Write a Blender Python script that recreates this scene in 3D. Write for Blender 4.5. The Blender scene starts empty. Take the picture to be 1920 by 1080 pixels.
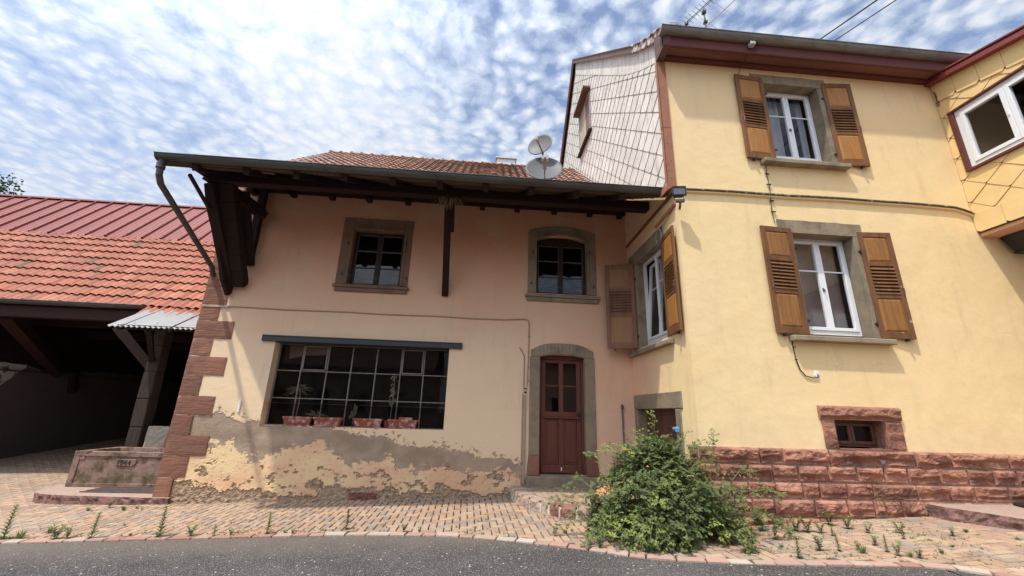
import bpy, bmesh, math, random
from mathutils import Vector, Matrix, noise
from math import radians as R, sin, cos, pi, sqrt, hypot, floor
random.seed(7)
S = bpy.context.scene
# ------------------------------------------------------------------ camera
CAMZ = 1.55
def make_camera():
    p, w, r = R(16.90), R(4.01), R(1.83)
    f = Vector((sin(w)*cos(p), cos(w)*cos(p), sin(p)))
    rt = Vector((cos(w), -sin(w), 0)); u = rt.cross(f)
    r2 = rt*cos(r)+u*sin(r); u2 = -rt*sin(r)+u*cos(r)
    m = Matrix((r2, u2, -f)).transposed().to_4x4(); m.translation = (0, 0, CAMZ)
    cd = bpy.data.cameras.new('camera'); co = bpy.data.objects.new('camera', cd)
    S.collection.objects.link(co); co.matrix_world = m
    cd.sensor_width = 36; cd.lens = 771/1920*36; cd.clip_start = .05; cd.clip_end = 2000
    S.camera = co
make_camera()
# ------------------------------------------------------------------ light and exposure
SUN = Vector((1.12, 1.0, -3.2)).normalized()          # direction the sunlight travels
SUN_EL = math.asin(-SUN.z)
SUN_AZ = math.atan2(-SUN.x, -SUN.y)                    # clockwise from +Y
sd = bpy.data.lights.new('sun', 'SUN'); sd.energy = 3.3; sd.angle = R(1.3); sd.color = (1, .94, .84)
so = bpy.data.objects.new('sun', sd); S.collection.objects.link(so)
so.rotation_euler = SUN.to_track_quat('-Z', 'Y').to_euler()
S.view_settings.view_transform = 'Standard'; S.view_settings.look = 'None'
S.view_settings.exposure = 0.37; S.view_settings.gamma = 1
W = bpy.data.worlds.new('World'); S.world = W; W.use_nodes = True

class NT:
    """small helper for node trees"""
    def __init__(s, nt): s.t = nt; s.n = nt.nodes; s.l = nt.links
    def node(s, typ, **kw):
        n = s.n.new(typ)
        for k, v in kw.items():
            if k.startswith('i_'):
                key = k[2:]; key = int(key) if key.isdigit() else key.replace('_', ' ')
                s.put(n, key, v)
            else: setattr(n, k, v)
        return n
    def put(s, n, key, v):
        sock = n.inputs[key]
        if hasattr(v, 'bl_idname') and hasattr(v, 'outputs'): s.l.new(v.outputs[0], sock)
        elif isinstance(v, bpy.types.NodeSocket): s.l.new(v, sock)
        else: sock.default_value = v
    def math(s, op, a, b=0.0, c=0.0, clamp=False):
        n = s.n.new('ShaderNodeMath'); n.operation = op; n.use_clamp = clamp
        s.put(n, 0, a); s.put(n, 1, b)
        if op in ('MULTIPLY_ADD',): s.put(n, 2, c)
        return n.outputs[0]
    def vmath(s, op, a, b=(0, 0, 0)):
        n = s.n.new('ShaderNodeVectorMath'); n.operation = op; s.put(n, 0, a)
        if op == 'SCALE': s.put(n, 'Scale', b)
        else: s.put(n, 1, b)
        return n.outputs[0]
    def ramp(s, fac, lo, hi, smooth=True):
        n = s.n.new('ShaderNodeMapRange'); n.clamp = True
        n.interpolation_type = 'SMOOTHSTEP' if smooth else 'LINEAR'
        s.put(n, 0, fac); n.inputs[1].default_value = lo; n.inputs[2].default_value = hi
        return n.outputs[0]
    def mix(s, fac, a, b, blend='MIX'):
        n = s.n.new('ShaderNodeMix'); n.data_type = 'RGBA'; n.blend_type = blend
        s.put(n, 0, fac)
        for i, v in ((6, a), (7, b)):
            if isinstance(v, tuple) and len(v) == 3: v = (*v, 1)
            s.put(n, i, v)
        return n.outputs[2]
    def noise(s, vec, scale, detail=4, rough=.55, dist=0, out='Fac'):
        n = s.n.new('ShaderNodeTexNoise'); s.put(n, 'Vector', vec)
        for k, v in (('Scale', scale), ('Detail', detail), ('Roughness', rough), ('Distortion', dist)): n.inputs[k].default_value = v
        return n.outputs[out]
    def voro(s, vec, scale, feature='F1', out='Distance', rnd=1, smooth=.5):
        n = s.n.new('ShaderNodeTexVoronoi'); n.feature = feature; s.put(n, 'Vector', vec)
        n.inputs['Scale'].default_value = scale; n.inputs['Randomness'].default_value = rnd
        if feature == 'SMOOTH_F1': n.inputs['Smoothness'].default_value = smooth
        return n.outputs[out]
    def mapping(s, vec, scale=(1, 1, 1), rot=(0, 0, 0), loc=(0, 0, 0)):
        n = s.n.new('ShaderNodeMapping'); s.put(n, 0, vec)
        n.inputs[1].default_value = loc; n.inputs[2].default_value = rot; n.inputs[3].default_value = scale
        return n.outputs[0]

def build_world():
    t = NT(W.node_tree); t.n.clear()
    out = t.node('ShaderNodeOutputWorld'); bg = t.node('ShaderNodeBackground'); t.l.new(bg.outputs[0], out.inputs[0])
    sky = t.node('ShaderNodeTexSky', sky_type='NISHITA', sun_disc=False)
    sky.sun_elevation = SUN_EL; sky.sun_rotation = SUN_AZ; sky.altitude = 200; sky.dust_density = 1.0; sky.ozone_density = 1.6
    tc = t.node('ShaderNodeTexCoord'); d = t.vmath('NORMALIZE', tc.outputs['Generated'])
    sep = t.node('ShaderNodeSeparateXYZ'); t.l.new(d, sep.inputs[0])
    z = t.math('MAXIMUM', sep.outputs[2], 0.0); zz = t.math('ADD', z, .10)
    cmb = t.node('ShaderNodeCombineXYZ'); t.l.new(t.math('DIVIDE', sep.outputs[0], zz), cmb.inputs[0]); t.l.new(t.math('DIVIDE', sep.outputs[1], zz), cmb.inputs[1])
    P = cmb.outputs[0]
    warp = t.vmath('SCALE', t.vmath('SUBTRACT', t.noise(P, 2.3, 3, .6, out='Color'), (.5, .5, .5)), .16)
    Pw = t.vmath('ADD', P, warp)
    warp2 = t.vmath('SCALE', t.vmath('SUBTRACT', t.noise(P, 24, 3, .6, out='Color'), (.5, .5, .5)), .035)
    Pc = t.vmath('ADD', Pw, warp2)
    cell = t.voro(Pc, 22, 'SMOOTH_F1', smooth=.7)
    puff = t.math('SUBTRACT', 1.0, t.math('MULTIPLY', cell, 1.45))
    fine = t.noise(Pc, 46, 5, .6)
    ripple = t.noise(t.mapping(t.mapping(Pw, rot=(0, 0, R(27))), scale=(9.0, 4.2, 1)), 1.0, 5, .58)
    big = t.noise(Pw, 1.15, 4, .5)
    # ripples to the left of the view, puffs to the right
    side = t.ramp(t.math('ADD', sep.outputs[0], t.math('MULTIPLY', t.math('SUBTRACT', big, .5), .6)), -.25, .12)
    mixw = side; side = t.math('MULTIPLY_ADD', side, .50, .50)
    tex = t.math('ADD', t.math('MULTIPLY', puff, side), t.math('MULTIPLY', t.math('ADD', ripple, .02), t.math('SUBTRACT', 1.0, side)))
    dens = t.math('ADD', t.math('MULTIPLY', tex, .85), t.math('MULTIPLY', t.math('MULTIPLY', t.math('SUBTRACT', fine, .5), .60), t.math('MULTIPLY_ADD', mixw, .25, .75)))
    dens = t.math('ADD', dens, t.math('MULTIPLY', t.math('SUBTRACT', big, .5), .8))
    # thick bright patch high in the middle of the view, thinner to the right
    cx = t.math('SUBTRACT', sep.outputs[0], -.33)
    patch = t.ramp(t.math('ABSOLUTE', cx), .42, .0)
    dens = t.math('ADD', dens, t.math('MULTIPLY', patch, .30))
    hor = t.ramp(sep.outputs[2], .45, .12)
    dens = t.math('ADD', dens, t.math('MULTIPLY', hor, .16))
    cov = t.ramp(dens, -.02, .46, False)
    cov = t.math('MULTIPLY_ADD', cov, .80, .17)
    ccol = t.mix(t.ramp(dens, .35, .85), (4.7, 5.4, 6.6), (6.65, 6.85, 7.25))
    glow = t.node('ShaderNodeVectorMath', operation='DOT_PRODUCT'); t.l.new(d, glow.inputs[0]); glow.inputs[1].default_value = -SUN  # unseen clouds around the sun brightened as added fill on the walls
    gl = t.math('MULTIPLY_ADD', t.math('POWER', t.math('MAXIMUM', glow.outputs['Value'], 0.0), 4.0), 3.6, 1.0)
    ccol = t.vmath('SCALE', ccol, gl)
    skyc = t.mix(1.0, sky.outputs[0], (1.45, 1.42, 1.50), 'MULTIPLY')
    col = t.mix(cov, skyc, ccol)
    up = t.ramp(sep.outputs[2], -.02, .01)
    col = t.mix(up, (1.6, 1.5, 1.4), col)
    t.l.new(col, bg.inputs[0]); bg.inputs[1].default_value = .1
build_world()
# ------------------------------------------------------------------ materials
MATS = {}
def mat(name, col, rough=.85, var=(), bump=(), rnd=0, rndcol=None, metal=0, spec=.5, stretch=None, attr=None, streak=None, bumpscale=1.0, coat=0):
    """var: (scale, (r,g,b), lo, hi[, stretch]) mixes a colour in by noise; bump: (scale, strength[, stretch]); rnd: value spread by face attribute"""
    m = bpy.data.materials.new(name); m.use_nodes = True; t = NT(m.node_tree)
    b = t.n['Principled BSDF']; tc = t.node('ShaderNodeTexCoord'); P = tc.outputs['Object']
    if attr:
        a = t.node('ShaderNodeAttribute', attribute_name=attr); c = a.outputs['Color']
    else:
        rg = t.node('ShaderNodeRGB'); rg.outputs[0].default_value = (*col, 1); c = rg.outputs[0]
    if rnd or rndcol:
        a = t.node('ShaderNodeAttribute', attribute_name='rnd'); f = a.outputs['Fac']
        if rndcol:
            ramp = t.node('ShaderNodeValToRGB'); ramp.color_ramp.interpolation = 'CONSTANT' if len(rndcol) > 3 else 'LINEAR'
            els = ramp.color_ramp.elements
            for i, cc in enumerate(rndcol):
                pos = i/len(rndcol) if len(rndcol) > 3 else i/max(1, len(rndcol)-1)
                e = els[i] if i < 2 else els.new(pos)
                e.position = pos; e.color = (*cc, 1)
            t.l.new(f, ramp.inputs[0]); c = ramp.outputs[0]
        if rnd:
            f2 = t.math('FRACT', t.math('MULTIPLY', f, 7.31))
            c = t.mix(1.0, c, t.node('ShaderNodeCombineColor', i_0=t.math('MULTIPLY_ADD', f2, 2*rnd, 1-rnd), i_1=t.math('MULTIPLY_ADD', f2, 2*rnd, 1-rnd), i_2=t.math('MULTIPLY_ADD', f2, 2*rnd, 1-rnd)).outputs[0], 'MULTIPLY')
    for v in var:
        vec = t.mapping(P, scale=v[4]) if len(v) > 4 and v[4] else (t.mapping(P, scale=stretch) if stretch else P)
        c = t.mix(t.ramp(t.noise(vec, v[0], 6, .62), v[2], v[3]), c, v[1])
    t.put(b, 'Base Color', c); b.inputs['Roughness'].default_value = rough; b.inputs['Metallic'].default_value = metal
    b.inputs['Specular IOR Level'].default_value = spec
    if coat: b.inputs['Coat Weight'].default_value = coat; b.inputs['Coat Roughness'].default_value = .15
    prev = None
    for v in bump:
        vec = t.mapping(P, scale=v[2]) if len(v) > 2 and v[2] else (t.mapping(P, scale=stretch) if stretch else P)
        bn = t.node('ShaderNodeBump'); bn.inputs['Strength'].default_value = v[1]; bn.inputs['Distance'].default_value = .02*bumpscale
        t.l.new(t.noise(vec, v[0], 5, .6), bn.inputs['Height'])
        if prev: t.l.new(prev, bn.inputs['Normal'])
        prev = bn.outputs[0]
    if prev: t.l.new(prev, b.inputs['Normal'])
    MATS[name] = m
    return m
WD = (1, 1, .12)
FLAT = (1, 1, 1)
m_beige = None
def facade_material():
    m = bpy.data.materials.new('facade_stucco'); m.use_nodes = True; t = NT(m.node_tree); b = t.n['Principled BSDF']
    tc = t.node('ShaderNodeTexCoord'); P = tc.outputs['Object']
    sep = t.node('ShaderNodeSeparateXYZ'); t.l.new(P, sep.inputs[0])
    base = (.80, .61, .40); pink = (.73, .44, .295); warm = (.78, .50, .33)
    # beige, salmon towards the corner; eave shade painted in as deeper pink higher up
    fx = t.ramp(t.math('ADD', sep.outputs[0], t.math('MULTIPLY', t.noise(P, .9, 3), 1.4)), .5, 3.4)
    fz = t.ramp(t.math('ADD', sep.outputs[2], t.math('MULTIPLY', t.noise(P, .8, 3), 1.2)), 2.7, 4.6)
    c = t.mix(t.math('MULTIPLY', t.math('MAXIMUM', fx, fz), .9), base, pink)
    c = t.mix(t.ramp(t.math('ADD', sep.outputs[2], t.math('MULTIPLY', t.noise(P, 1.1, 3), .8)), 4.3, 5.8), c, (.66, .34, .21))  # darkest pink under the eave, shade put into the colour
    c = t.mix(t.math('MULTIPLY', t.ramp(t.noise(P, 1.4, 5, .6), .45, .75), .45), c, (.70, .54, .36))
    c = t.mix(t.math('MULTIPLY', t.ramp(t.noise(t.mapping(P, scale=(3.5, 1, .5)), 1.5, 6, .65), .50, .78), .45), c, (.52, .40, .28))
    c = t.mix(t.math('MULTIPLY', t.ramp(t.noise(P, 13, 6, .65), .58, .75), .25), c, (.50, .39, .28))
    t.put(b, 'Base Color', c); b.inputs['Roughness'].default_value = .92; b.inputs['Specular IOR Level'].default_value = .2
    b1 = t.node('ShaderNodeBump'); b1.inputs['Strength'].default_value = .35; b1.inputs['Distance'].default_value = .05; t.l.new(t.noise(P, 2.6, 3), b1.inputs['Height'])
    b2 = t.node('ShaderNodeBump'); b2.inputs['Strength'].default_value = .35; b2.inputs['Distance'].default_value = .008; t.l.new(t.noise(P, 30, 5, .65), b2.inputs['Height']); t.l.new(b1.outputs[0], b2.inputs['Normal'])
    t.l.new(b2.outputs[0], b.inputs['Normal'])
    return m
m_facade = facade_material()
def yellow_material():
    m = bpy.data.materials.new('yellow_stucco'); m.use_nodes = True; t = NT(m.node_tree); b = t.n['Principled BSDF']
    tc = t.node('ShaderNodeTexCoord'); P = tc.outputs['Object']
    sep = t.node('ShaderNodeSeparateXYZ'); t.l.new(P, sep.inputs[0])
    base = (.84, .645, .345)
    # shade at the inner corner of the return wall painted in as salmon
    fy = t.ramp(t.math('ADD', sep.outputs[1], t.math('MULTIPLY', t.noise(P, 1.3, 3), .5)), 6.5, 7.8)
    c = t.mix(fy, base, (.78, .50, .34))
    up = t.ramp(t.math('ADD', sep.outputs[2], t.math('MULTIPLY', t.noise(P, .9, 3), 1.5)), 5.6, 8.4)
    c = t.mix(t.math('MULTIPLY', up, .5), c, (.80, .55, .33))
    c = t.mix(t.math('MULTIPLY', t.ramp(t.noise(P, 1.1, 5, .6), .42, .72), .4), c, (.80, .56, .285))
    c = t.mix(t.math('MULTIPLY', t.ramp(t.noise(t.mapping(P, scale=(3.5, 3.5, .5)), 1.2, 6, .65), .50, .8), .55), c, (.62, .47, .28))
    c = t.mix(t.math('MULTIPLY', t.ramp(t.noise(P, 9, 6, .7), .56, .78), .35), c, (.60, .45, .26))
    dirt = t.ramp(t.math('ADD', sep.outputs[2], t.math('MULTIPLY', t.noise(P, 4, 5, .65), 1.3)), 2.35, 1.65)
    c = t.mix(t.math('MULTIPLY', dirt, .45), c, (.66, .50, .31))
    wv = t.vmath('ADD', P, t.vmath('SCALE', t.noise(P, 3, 4, .6, out='Color'), .35))
    crack = t.math('MULTIPLY', t.ramp(t.voro(wv, .75, 'DISTANCE_TO_EDGE'), .006, .001), t.ramp(t.noise(P, .8, 3), .50, .58))
    c = t.mix(t.math('MULTIPLY', crack, .13), c, (.30, .21, .12))
    c = t.mix(t.math('MULTIPLY', t.ramp(t.noise(P, .55, 4, .5), .56, .60), .22), c, (.88, .70, .42))
    t.put(b, 'Base Color', c); b.inputs['Roughness'].default_value = .92; b.inputs['Specular IOR Level'].default_value = .2
    b1 = t.node('ShaderNodeBump'); b1.inputs['Strength'].default_value = .3; b1.inputs['Distance'].default_value = .05; t.l.new(t.noise(P, 2.2, 3), b1.inputs['Height'])
    b2 = t.node('ShaderNodeBump'); b2.inputs['Strength'].default_value = .5; b2.inputs['Distance'].default_value = .006; t.l.new(t.noise(P, 55, 5, .65), b2.inputs['Height']); t.l.new(b1.outputs[0], b2.inputs['Normal'])
    t.l.new(b2.outputs[0], b.inputs['Normal'])
    return m
m_yellow = yellow_material()
m_peel = mat('peeling_plaster', (1, 1, 1), .95, attr='col', var=[(16, (.30, .21, .14), .62, .9)], bump=[(45, .5), (9, .35)], spec=.1)
m_quoin = mat('red_sandstone_dressed', (.245, .12, .08), .9, var=[(3, (.19, .10, .075), .4, .7), (1.3, (.30, .165, .115), .5, .8), (9, (.14, .085, .07), .60, .85, (.5, 1, 3)), (30, (.32, .18, .13), .6, .85)], bump=[(7, .7, (.4, 1, 3.5)), (60, .35)], rnd=.24, spec=.15)
m_sandrough = mat('red_sandstone_rough', (.37, .182, .122), .92, var=[(3, (.20, .09, .07), .42, .66), (9, (.41, .225, .155), .52, .78), (5, (.13, .075, .06), .60, .78), (34, (.42, .28, .21), .62, .8)], bump=[(14, .9), (60, .6)], rnd=.28, spec=.15)
m_mortar = mat('mortar', (.50, .40, .31), .95, var=[(12, (.28, .22, .17), .4, .7)], bump=[(50, .5)], spec=.1)
m_mortarpale = mat('pale_joint_mortar', (.60, .52, .41), .95, var=[(12, (.42, .34, .26), .5, .8)], bump=[(50, .5)], spec=.1)
m_greystone = mat('grey_sandstone', (.29, .235, .16), .9, var=[(3.5, (.20, .165, .12), .42, .7), (9, (.36, .29, .20), .55, .8), (2.2, (.16, .135, .10), .56, .8, (2.5, 2.5, .4)), (40, (.14, .12, .09), .62, .8)], bump=[(16, .4), (70, .4)], spec=.15, rnd=.08)
m_brownstone = mat('brown_sandstone', (.235, .15, .105), .9, var=[(3.5, (.17, .11, .08), .42, .7), (7, (.30, .22, .165), .56, .8)], bump=[(20, .4), (70, .3)], spec=.15)
m_timber = mat('old_dark_timber', (.026, .015, .012), .85, var=[(6, (.028, .016, .013), .4, .7, (6, 6, .6)), (9, (.06, .036, .026), .6, .85, (6, 6, .5))], bump=[(9, .8, (5, 5, .5))], rnd=.2, spec=.2)
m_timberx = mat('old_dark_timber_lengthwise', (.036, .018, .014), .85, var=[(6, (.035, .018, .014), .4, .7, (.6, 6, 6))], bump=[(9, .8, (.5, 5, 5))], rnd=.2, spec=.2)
m_greywood = mat('weathered_timber', (.055, .04, .032), .88, var=[(5, (.03, .021, .017), .45, .7, (7, 7, .5)), (11, (.10, .08, .065), .62, .85, (7, 7, .5))], bump=[(9, 1.0, (6, 6, .4))], spec=.2)
m_lath = mat('roof_lath', (.075, .05, .033), .85, rnd=.35, bump=[(12, .6, (.5, 6, 6))])
m_steel = mat('dark_painted_steel', (.032, .034, .04), .5, var=[(5, (.06, .055, .05), .55, .8)], bump=[(40, .2)])
m_bar = mat('rusty_grey_glazing_bar', (.23, .19, .155), .75, var=[(14, (.15, .10, .07), .45, .75)], bump=[(60, .4)])
m_gutter = mat('weathered_zinc', (.105, .10, .09), .55, var=[(3, (.065, .06, .052), .4, .7, (.5, 3, 3)), (10, (.17, .16, .14), .62, .85)], bump=[(14, .15)], metal=.25, spec=.4)
m_gutter2 = mat('grey_zinc', (.21, .20, .175), .5, var=[(2.5, (.14, .13, .115), .4, .7, (1, 4, 4)), (8, (.26, .25, .22), .6, .8)], bump=[(14, .12)], metal=.25, spec=.4)
TILEC = [(.31, .175, .125), (.35, .205, .15), (.28, .155, .115), (.39, .24, .18), (.26, .16, .125), (.33, .19, .14), (.22, .14, .11), (.36, .215, .16)]
m_tile = mat('old_clay_tile', (.5, .25, .18), .85, rndcol=TILEC, rnd=.12, var=[(6, (.33, .22, .165), .52, .8), (22, (.18, .12, .09), .62, .85)], bump=[(30, .3)], spec=.2)
BT = [(c[0]*.98, c[1]*1.16, c[2]*1.22) for c in [(.36, .118, .072), (.39, .13, .08), (.34, .11, .07), (.41, .15, .095), (.33, .115, .075), (.37, .122, .076), (.35, .12, .08), (.40, .14, .086)]*3+[(.22, .11, .08)]]
m_btile = mat('orange_clay_tile', (.5, .2, .12), .8, rndcol=BT, rnd=.13, var=[(2, (.34, .16, .11), .5, .8), (9, (.30, .14, .10), .55, .8), (24, (.18, .10, .07), .60, .8)], bump=[(30, .25)], spec=.2)
m_redmetal = mat('red_painted_sheet', (.20, .045, .034), .6, var=[(6, (.12, .035, .03), .55, .8, (1, .6, .6)), (2, (.22, .045, .042), .4, .7), (9, (.30, .07, .065), .58, .8)], bump=[(5, .05)], spec=.4)
m_corr = mat('galvanised_corrugated', (.30, .30, .30), .55, var=[(2.5, (.25, .25, .245), .45, .75), (9, (.20, .18, .16), .66, .85)], metal=.15)
m_slate = mat('fibre_cement_shingle', (.68, .64, .575), .9, var=[(2.2, (.58, .545, .49), .4, .7), (4.5, (.17, .16, .15), .50, .80, (2.5, 6, .75)), (14, (.30, .275, .25), .60, .85, (3, 3, .5)), (5, (.62, .50, .40), .62, .8)], bump=[(30, .2)], rnd=.07, spec=.2)
m_yshingle = mat('yellow_shingle', (.80, .575, .265), .88, var=[(2, (.74, .52, .24), .4, .7), (5, (.62, .50, .33), .60, .8), (3.1, (.58, .55, .48), .66, .76)], bump=[(30, .15)], rnd=.05, spec=.2)
m_copper = mat('brown_metal_strip', (.33, .135, .065), .5, var=[(4, (.26, .10, .055), .4, .7), (6, (.42, .36, .30), .70, .78)], bump=[(9, .15)], spec=.4)
m_verge = mat('brown_verge_board', (.14, .07, .05), .75, var=[(6, (.08, .045, .035), .4, .7, (1, .6, 1)), (5, (.22, .12, .09), .6, .8)], bump=[(12, .4)])
m_vergepeel = mat('peeling_verge_paint', (.58, .53, .48), .8, var=[(7, (.14, .055, .04), .48, .55)], bump=[(12, .4)])
m_redwood = mat('oxblood_painted_wood', (.125, .034, .024), .6, var=[(3, (.11, .028, .024), .4, .7, (.4, 3, 3)), (10, (.23, .085, .06), .62, .82)], bump=[(14, .2, (.5, 4, 4))], spec=.35)
m_soffit = mat('salmon_soffit_board', (.21, .085, .055), .75, var=[(3, (.15, .058, .04), .4, .7, (.4, 3, 3))], bump=[(8, .3, (.3, 4, 4))])
m_shut = mat('varnished_brown_wood', (.195, .088, .032), .6, var=[(4, (.13, .056, .022), .4, .7, (3, 3, .4)), (12, (.30, .15, .065), .54, .8, (6, 6, .5)), (30, (.34, .24, .15), .68, .8)], bump=[(20, .25, (6, 6, .5))], spec=.3)
m_shutp = mat('golden_oak_panel', (.38, .18, .05), .5, var=[(5, (.33, .125, .03), .4, .7, (6, 6, .45)), (13, (.50, .23, .065), .55, .8, (8, 8, .5))], bump=[(20, .2, (8, 8, .5))], spec=.3)
m_shutw = mat('worn_brown_wood', (.185, .086, .036), .7, var=[(4, (.12, .055, .025), .4, .7, (3, 3, .4)), (12, (.27, .15, .08), .55, .8, (6, 6, .5)), (6, (.46, .38, .31), .66, .70)], bump=[(20, .35, (6, 6, .5))], spec=.25)
m_shutwp = mat('worn_oak_panel', (.31, .145, .045), .65, var=[(5, (.21, .095, .032), .4, .7, (6, 6, .45)), (8, (.12, .06, .03), .58, .72), (11, (.42, .26, .12), .6, .8, (6, 6, .5))], bump=[(20, .35, (8, 8, .5))], spec=.25)
m_shutg = mat('shaded_brown_wood', (.26, .135, .085), .7, var=[(4, (.20, .10, .065), .4, .7, (3, 3, .4))], bump=[(20, .3, (6, 6, .5))], spec=.25)  # wood of the far side shutter, its shade mixed into the colour
m_shutshadep = mat('shaded_oak_panel', (.36, .19, .10), .65, var=[(5, (.28, .14, .075), .4, .7, (6, 6, .45))], bump=[(20, .3, (8, 8, .5))], spec=.25)
m_white = mat('white_window_plastic', (.78, .79, .80), .35, var=[(3, (.70, .71, .72), .5, .8)], spec=.5)
m_darkframe = mat('dark_brown_window_wood', (.022, .013, .010), .6, bump=[(20, .2)])
m_darkbar = mat('grey_glazing_bead', (.14, .115, .10), .7)
m_door = mat('oxblood_door_paint', (.135, .040, .024), .55, var=[(3.5, (.09, .028, .018), .4, .7, (3, 3, .4)), (9, (.17, .06, .04), .58, .85, (4, 4, .6))], bump=[(14, .25, (5, 5, .5))], spec=.4)
m_hatch = mat('brown_plank', (.115, .045, .030), .7, var=[(4, (.07, .03, .022), .4, .7, (5, 5, .4))], bump=[(14, .4, (5, 5, .5))], rnd=.2)
m_brownwin = mat('brown_basement_window_wood', (.13, .048, .030), .6, var=[(9, (.08, .032, .022), .4, .7)], bump=[(20, .2)])
m_black = mat('black_metal', (.015, .015, .015), .5)
m_iron = mat('grey_iron', (.16, .16, .16), .5, metal=.4, var=[(12, (.16, .08, .045), .5, .8)])
m_pipe = mat('painted_pipe', (.40, .245, .165), .7, var=[(9, (.25, .15, .10), .5, .8)])
m_pipeg = mat('grey_pipe', (.34, .30, .27), .5, var=[(9, (.22, .17, .14), .5, .8)])
m_cable = mat('black_cable', (.03, .027, .024), .7)
m_grime = mat('grimy_cable_duct', (.10, .08, .055), .85, var=[(18, (.42, .34, .20), .55, .62), (35, (.03, .025, .02), .5, .7)])
m_dish = mat('grey_dish', (.115, .115, .12), .5, var=[(4, (.10, .10, .105), .4, .7), (14, (.11, .11, .11), .6, .85)], spec=.2)
m_rust = mat('rusty_arm', (.25, .15, .10), .8, var=[(18, (.13, .06, .035), .45, .65)])
m_lnb = mat('grey_plastic', (.42, .41, .38), .6, var=[(15, (.28, .26, .22), .5, .8)])
m_alu = mat('aluminium', (.55, .54, .52), .45, metal=.5)
m_terra = mat('terracotta_planter', (.30, .095, .06), .85, var=[(14, (.48, .34, .29), .50, .60), (6, (.28, .075, .045), .5, .8)], bump=[(60, .8), (20, .4)], spec=.2)
m_redpot = mat('dark_red_pot', (.12, .02, .018), .5)
m_dead = mat('dried_leaf', (.36, .28, .19), .9, rnd=.3)
m_trough = mat('mossy_pink_sandstone', (.27, .18, .145), .92, var=[(2.2, (.19, .13, .10), .45, .7), (3.2, (.105, .078, .034), .46, .66), (6, (.06, .048, .034), .50, .70), (32, (.48, .42, .33), .66, .72)], bump=[(25, .5), (70, .5)], spec=.15)
m_slab = mat('pale_red_stone_slab', (.36, .265, .215), .92, var=[(4, (.34, .22, .18), .42, .7, (1, 3, 1)), (13, (.50, .40, .34), .56, .8), (28, (.18, .12, .10), .64, .8)], bump=[(14, .8), (50, .5)], spec=.15)
m_slabedge = mat('broken_stone_edge', (.27, .15, .13), .95, var=[(9, (.12, .08, .065), .45, .65), (22, (.42, .30, .25), .58, .8)], bump=[(16, 1.0), (50, .8)], spec=.1)
m_grate = mat('rusty_iron_grate', (.12, .085, .075), .8, var=[(14, (.07, .05, .045), .4, .7)])
m_conc = mat('pale_concrete', (.36, .31, .235), .95, var=[(7, (.30, .28, .24), .45, .7), (24, (.52, .50, .45), .55, .8)], bump=[(18, 1.0)])
m_limewash = mat('old_limewash', (.11, .085, .078), .95, var=[(1.5, (.10, .075, .065), .4, .7), (4, (.12, .085, .07), .60, .7)], bump=[(9, .5)])
m_limesunlit = mat('sunlit_flaking_limewash', (.5, .47, .44), .95, var=[(2.5, (.17, .12, .10), .52, .56)], bump=[(9, .5)])
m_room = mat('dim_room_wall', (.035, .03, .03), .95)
m_roomlight = mat('dim_papered_wall', (.22, .17, .15), .95)
m_curtain = mat('net_curtain', (.46, .46, .46), .9)
m_curtaind = mat('brown_curtain', (.20, .13, .11), .9)
m_orange = mat('salmon_sheet', (.62, .27, .15), .8, var=[(4, (.5, .22, .13), .45, .7)], bump=[(12, .3)])
m_inter = mat('floodlight_glass', (.10, .11, .12), .12, spec=.8)
m_blue = mat('blue_plastic', (.10, .25, .42), .5)
m_filler = mat('white_filler', (.8, .8, .8), .8)
m_lichen = mat('white_lichen', (.62, .58, .52), .95)

def asphalt_material():
    m = bpy.data.materials.new('worn_asphalt'); m.use_nodes = True; t = NT(m.node_tree); b = t.n['Principled BSDF']
    tc = t.node('ShaderNodeTexCoord'); P = tc.outputs['Object']
    c = t.mix(t.ramp(t.noise(P, .8, 4), .35, .7), (.046, .041, .040), (.075, .067, .063))
    v = t.voro(P, 95, 'F1', 'Color'); sepc = t.node('ShaderNodeSeparateColor'); t.l.new(v, sepc.inputs[0])
    dist = t.voro(P, 95, 'F1', 'Distance')
    dot = t.math('MULTIPLY', t.ramp(dist, .42, .28), t.ramp(sepc.outputs[0], .28, .5))
    shade = t.mix(sepc.outputs[1], (.10, .09, .085), (.46, .42, .385))
    c = t.mix(dot, c, shade)
    v2 = t.voro(P, 24, 'F1', 'Color'); s2 = t.node('ShaderNodeSeparateColor'); t.l.new(v2, s2.inputs[0])
    chip = t.math('MULTIPLY', t.ramp(t.voro(P, 24, 'F1', 'Distance'), .26, .2), t.ramp(s2.outputs[0], .90, .93))
    c = t.mix(chip, c, (.50, .45, .40))
    # pale dust swept against the kerb line
    sep = t.node('ShaderNodeSeparateXYZ'); t.l.new(P, sep.inputs[0])
    stain = t.ramp(t.noise(t.mapping(P, scale=(.35, 1.2, 1)), 1.6, 5, .6), .50, .72)
    c = t.mix(t.math('MULTIPLY', stain, .35), c, (.030, .027, .027))
    dust = t.math('MULTIPLY', t.ramp(t.math('ADD', sep.outputs[1], t.math('MULTIPLY', t.noise(P, 2.2, 5, .6), .9)), 5.3, 6.2), .55)
    c = t.mix(dust, c, (.17, .14, .115))
    t.put(b, 'Base Color', c); b.inputs['Roughness'].default_value = .88; b.inputs['Specular IOR Level'].default_value = .25
    bn = t.node('ShaderNodeBump'); bn.inputs['Strength'].default_value = .8; bn.inputs['Distance'].default_value = .006
    t.l.new(t.math('SUBTRACT', 1.0, dist), bn.inputs['Height']); t.l.new(bn.outputs[0], b.inputs['Normal'])
    return m
m_asph = asphalt_material()
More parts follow.
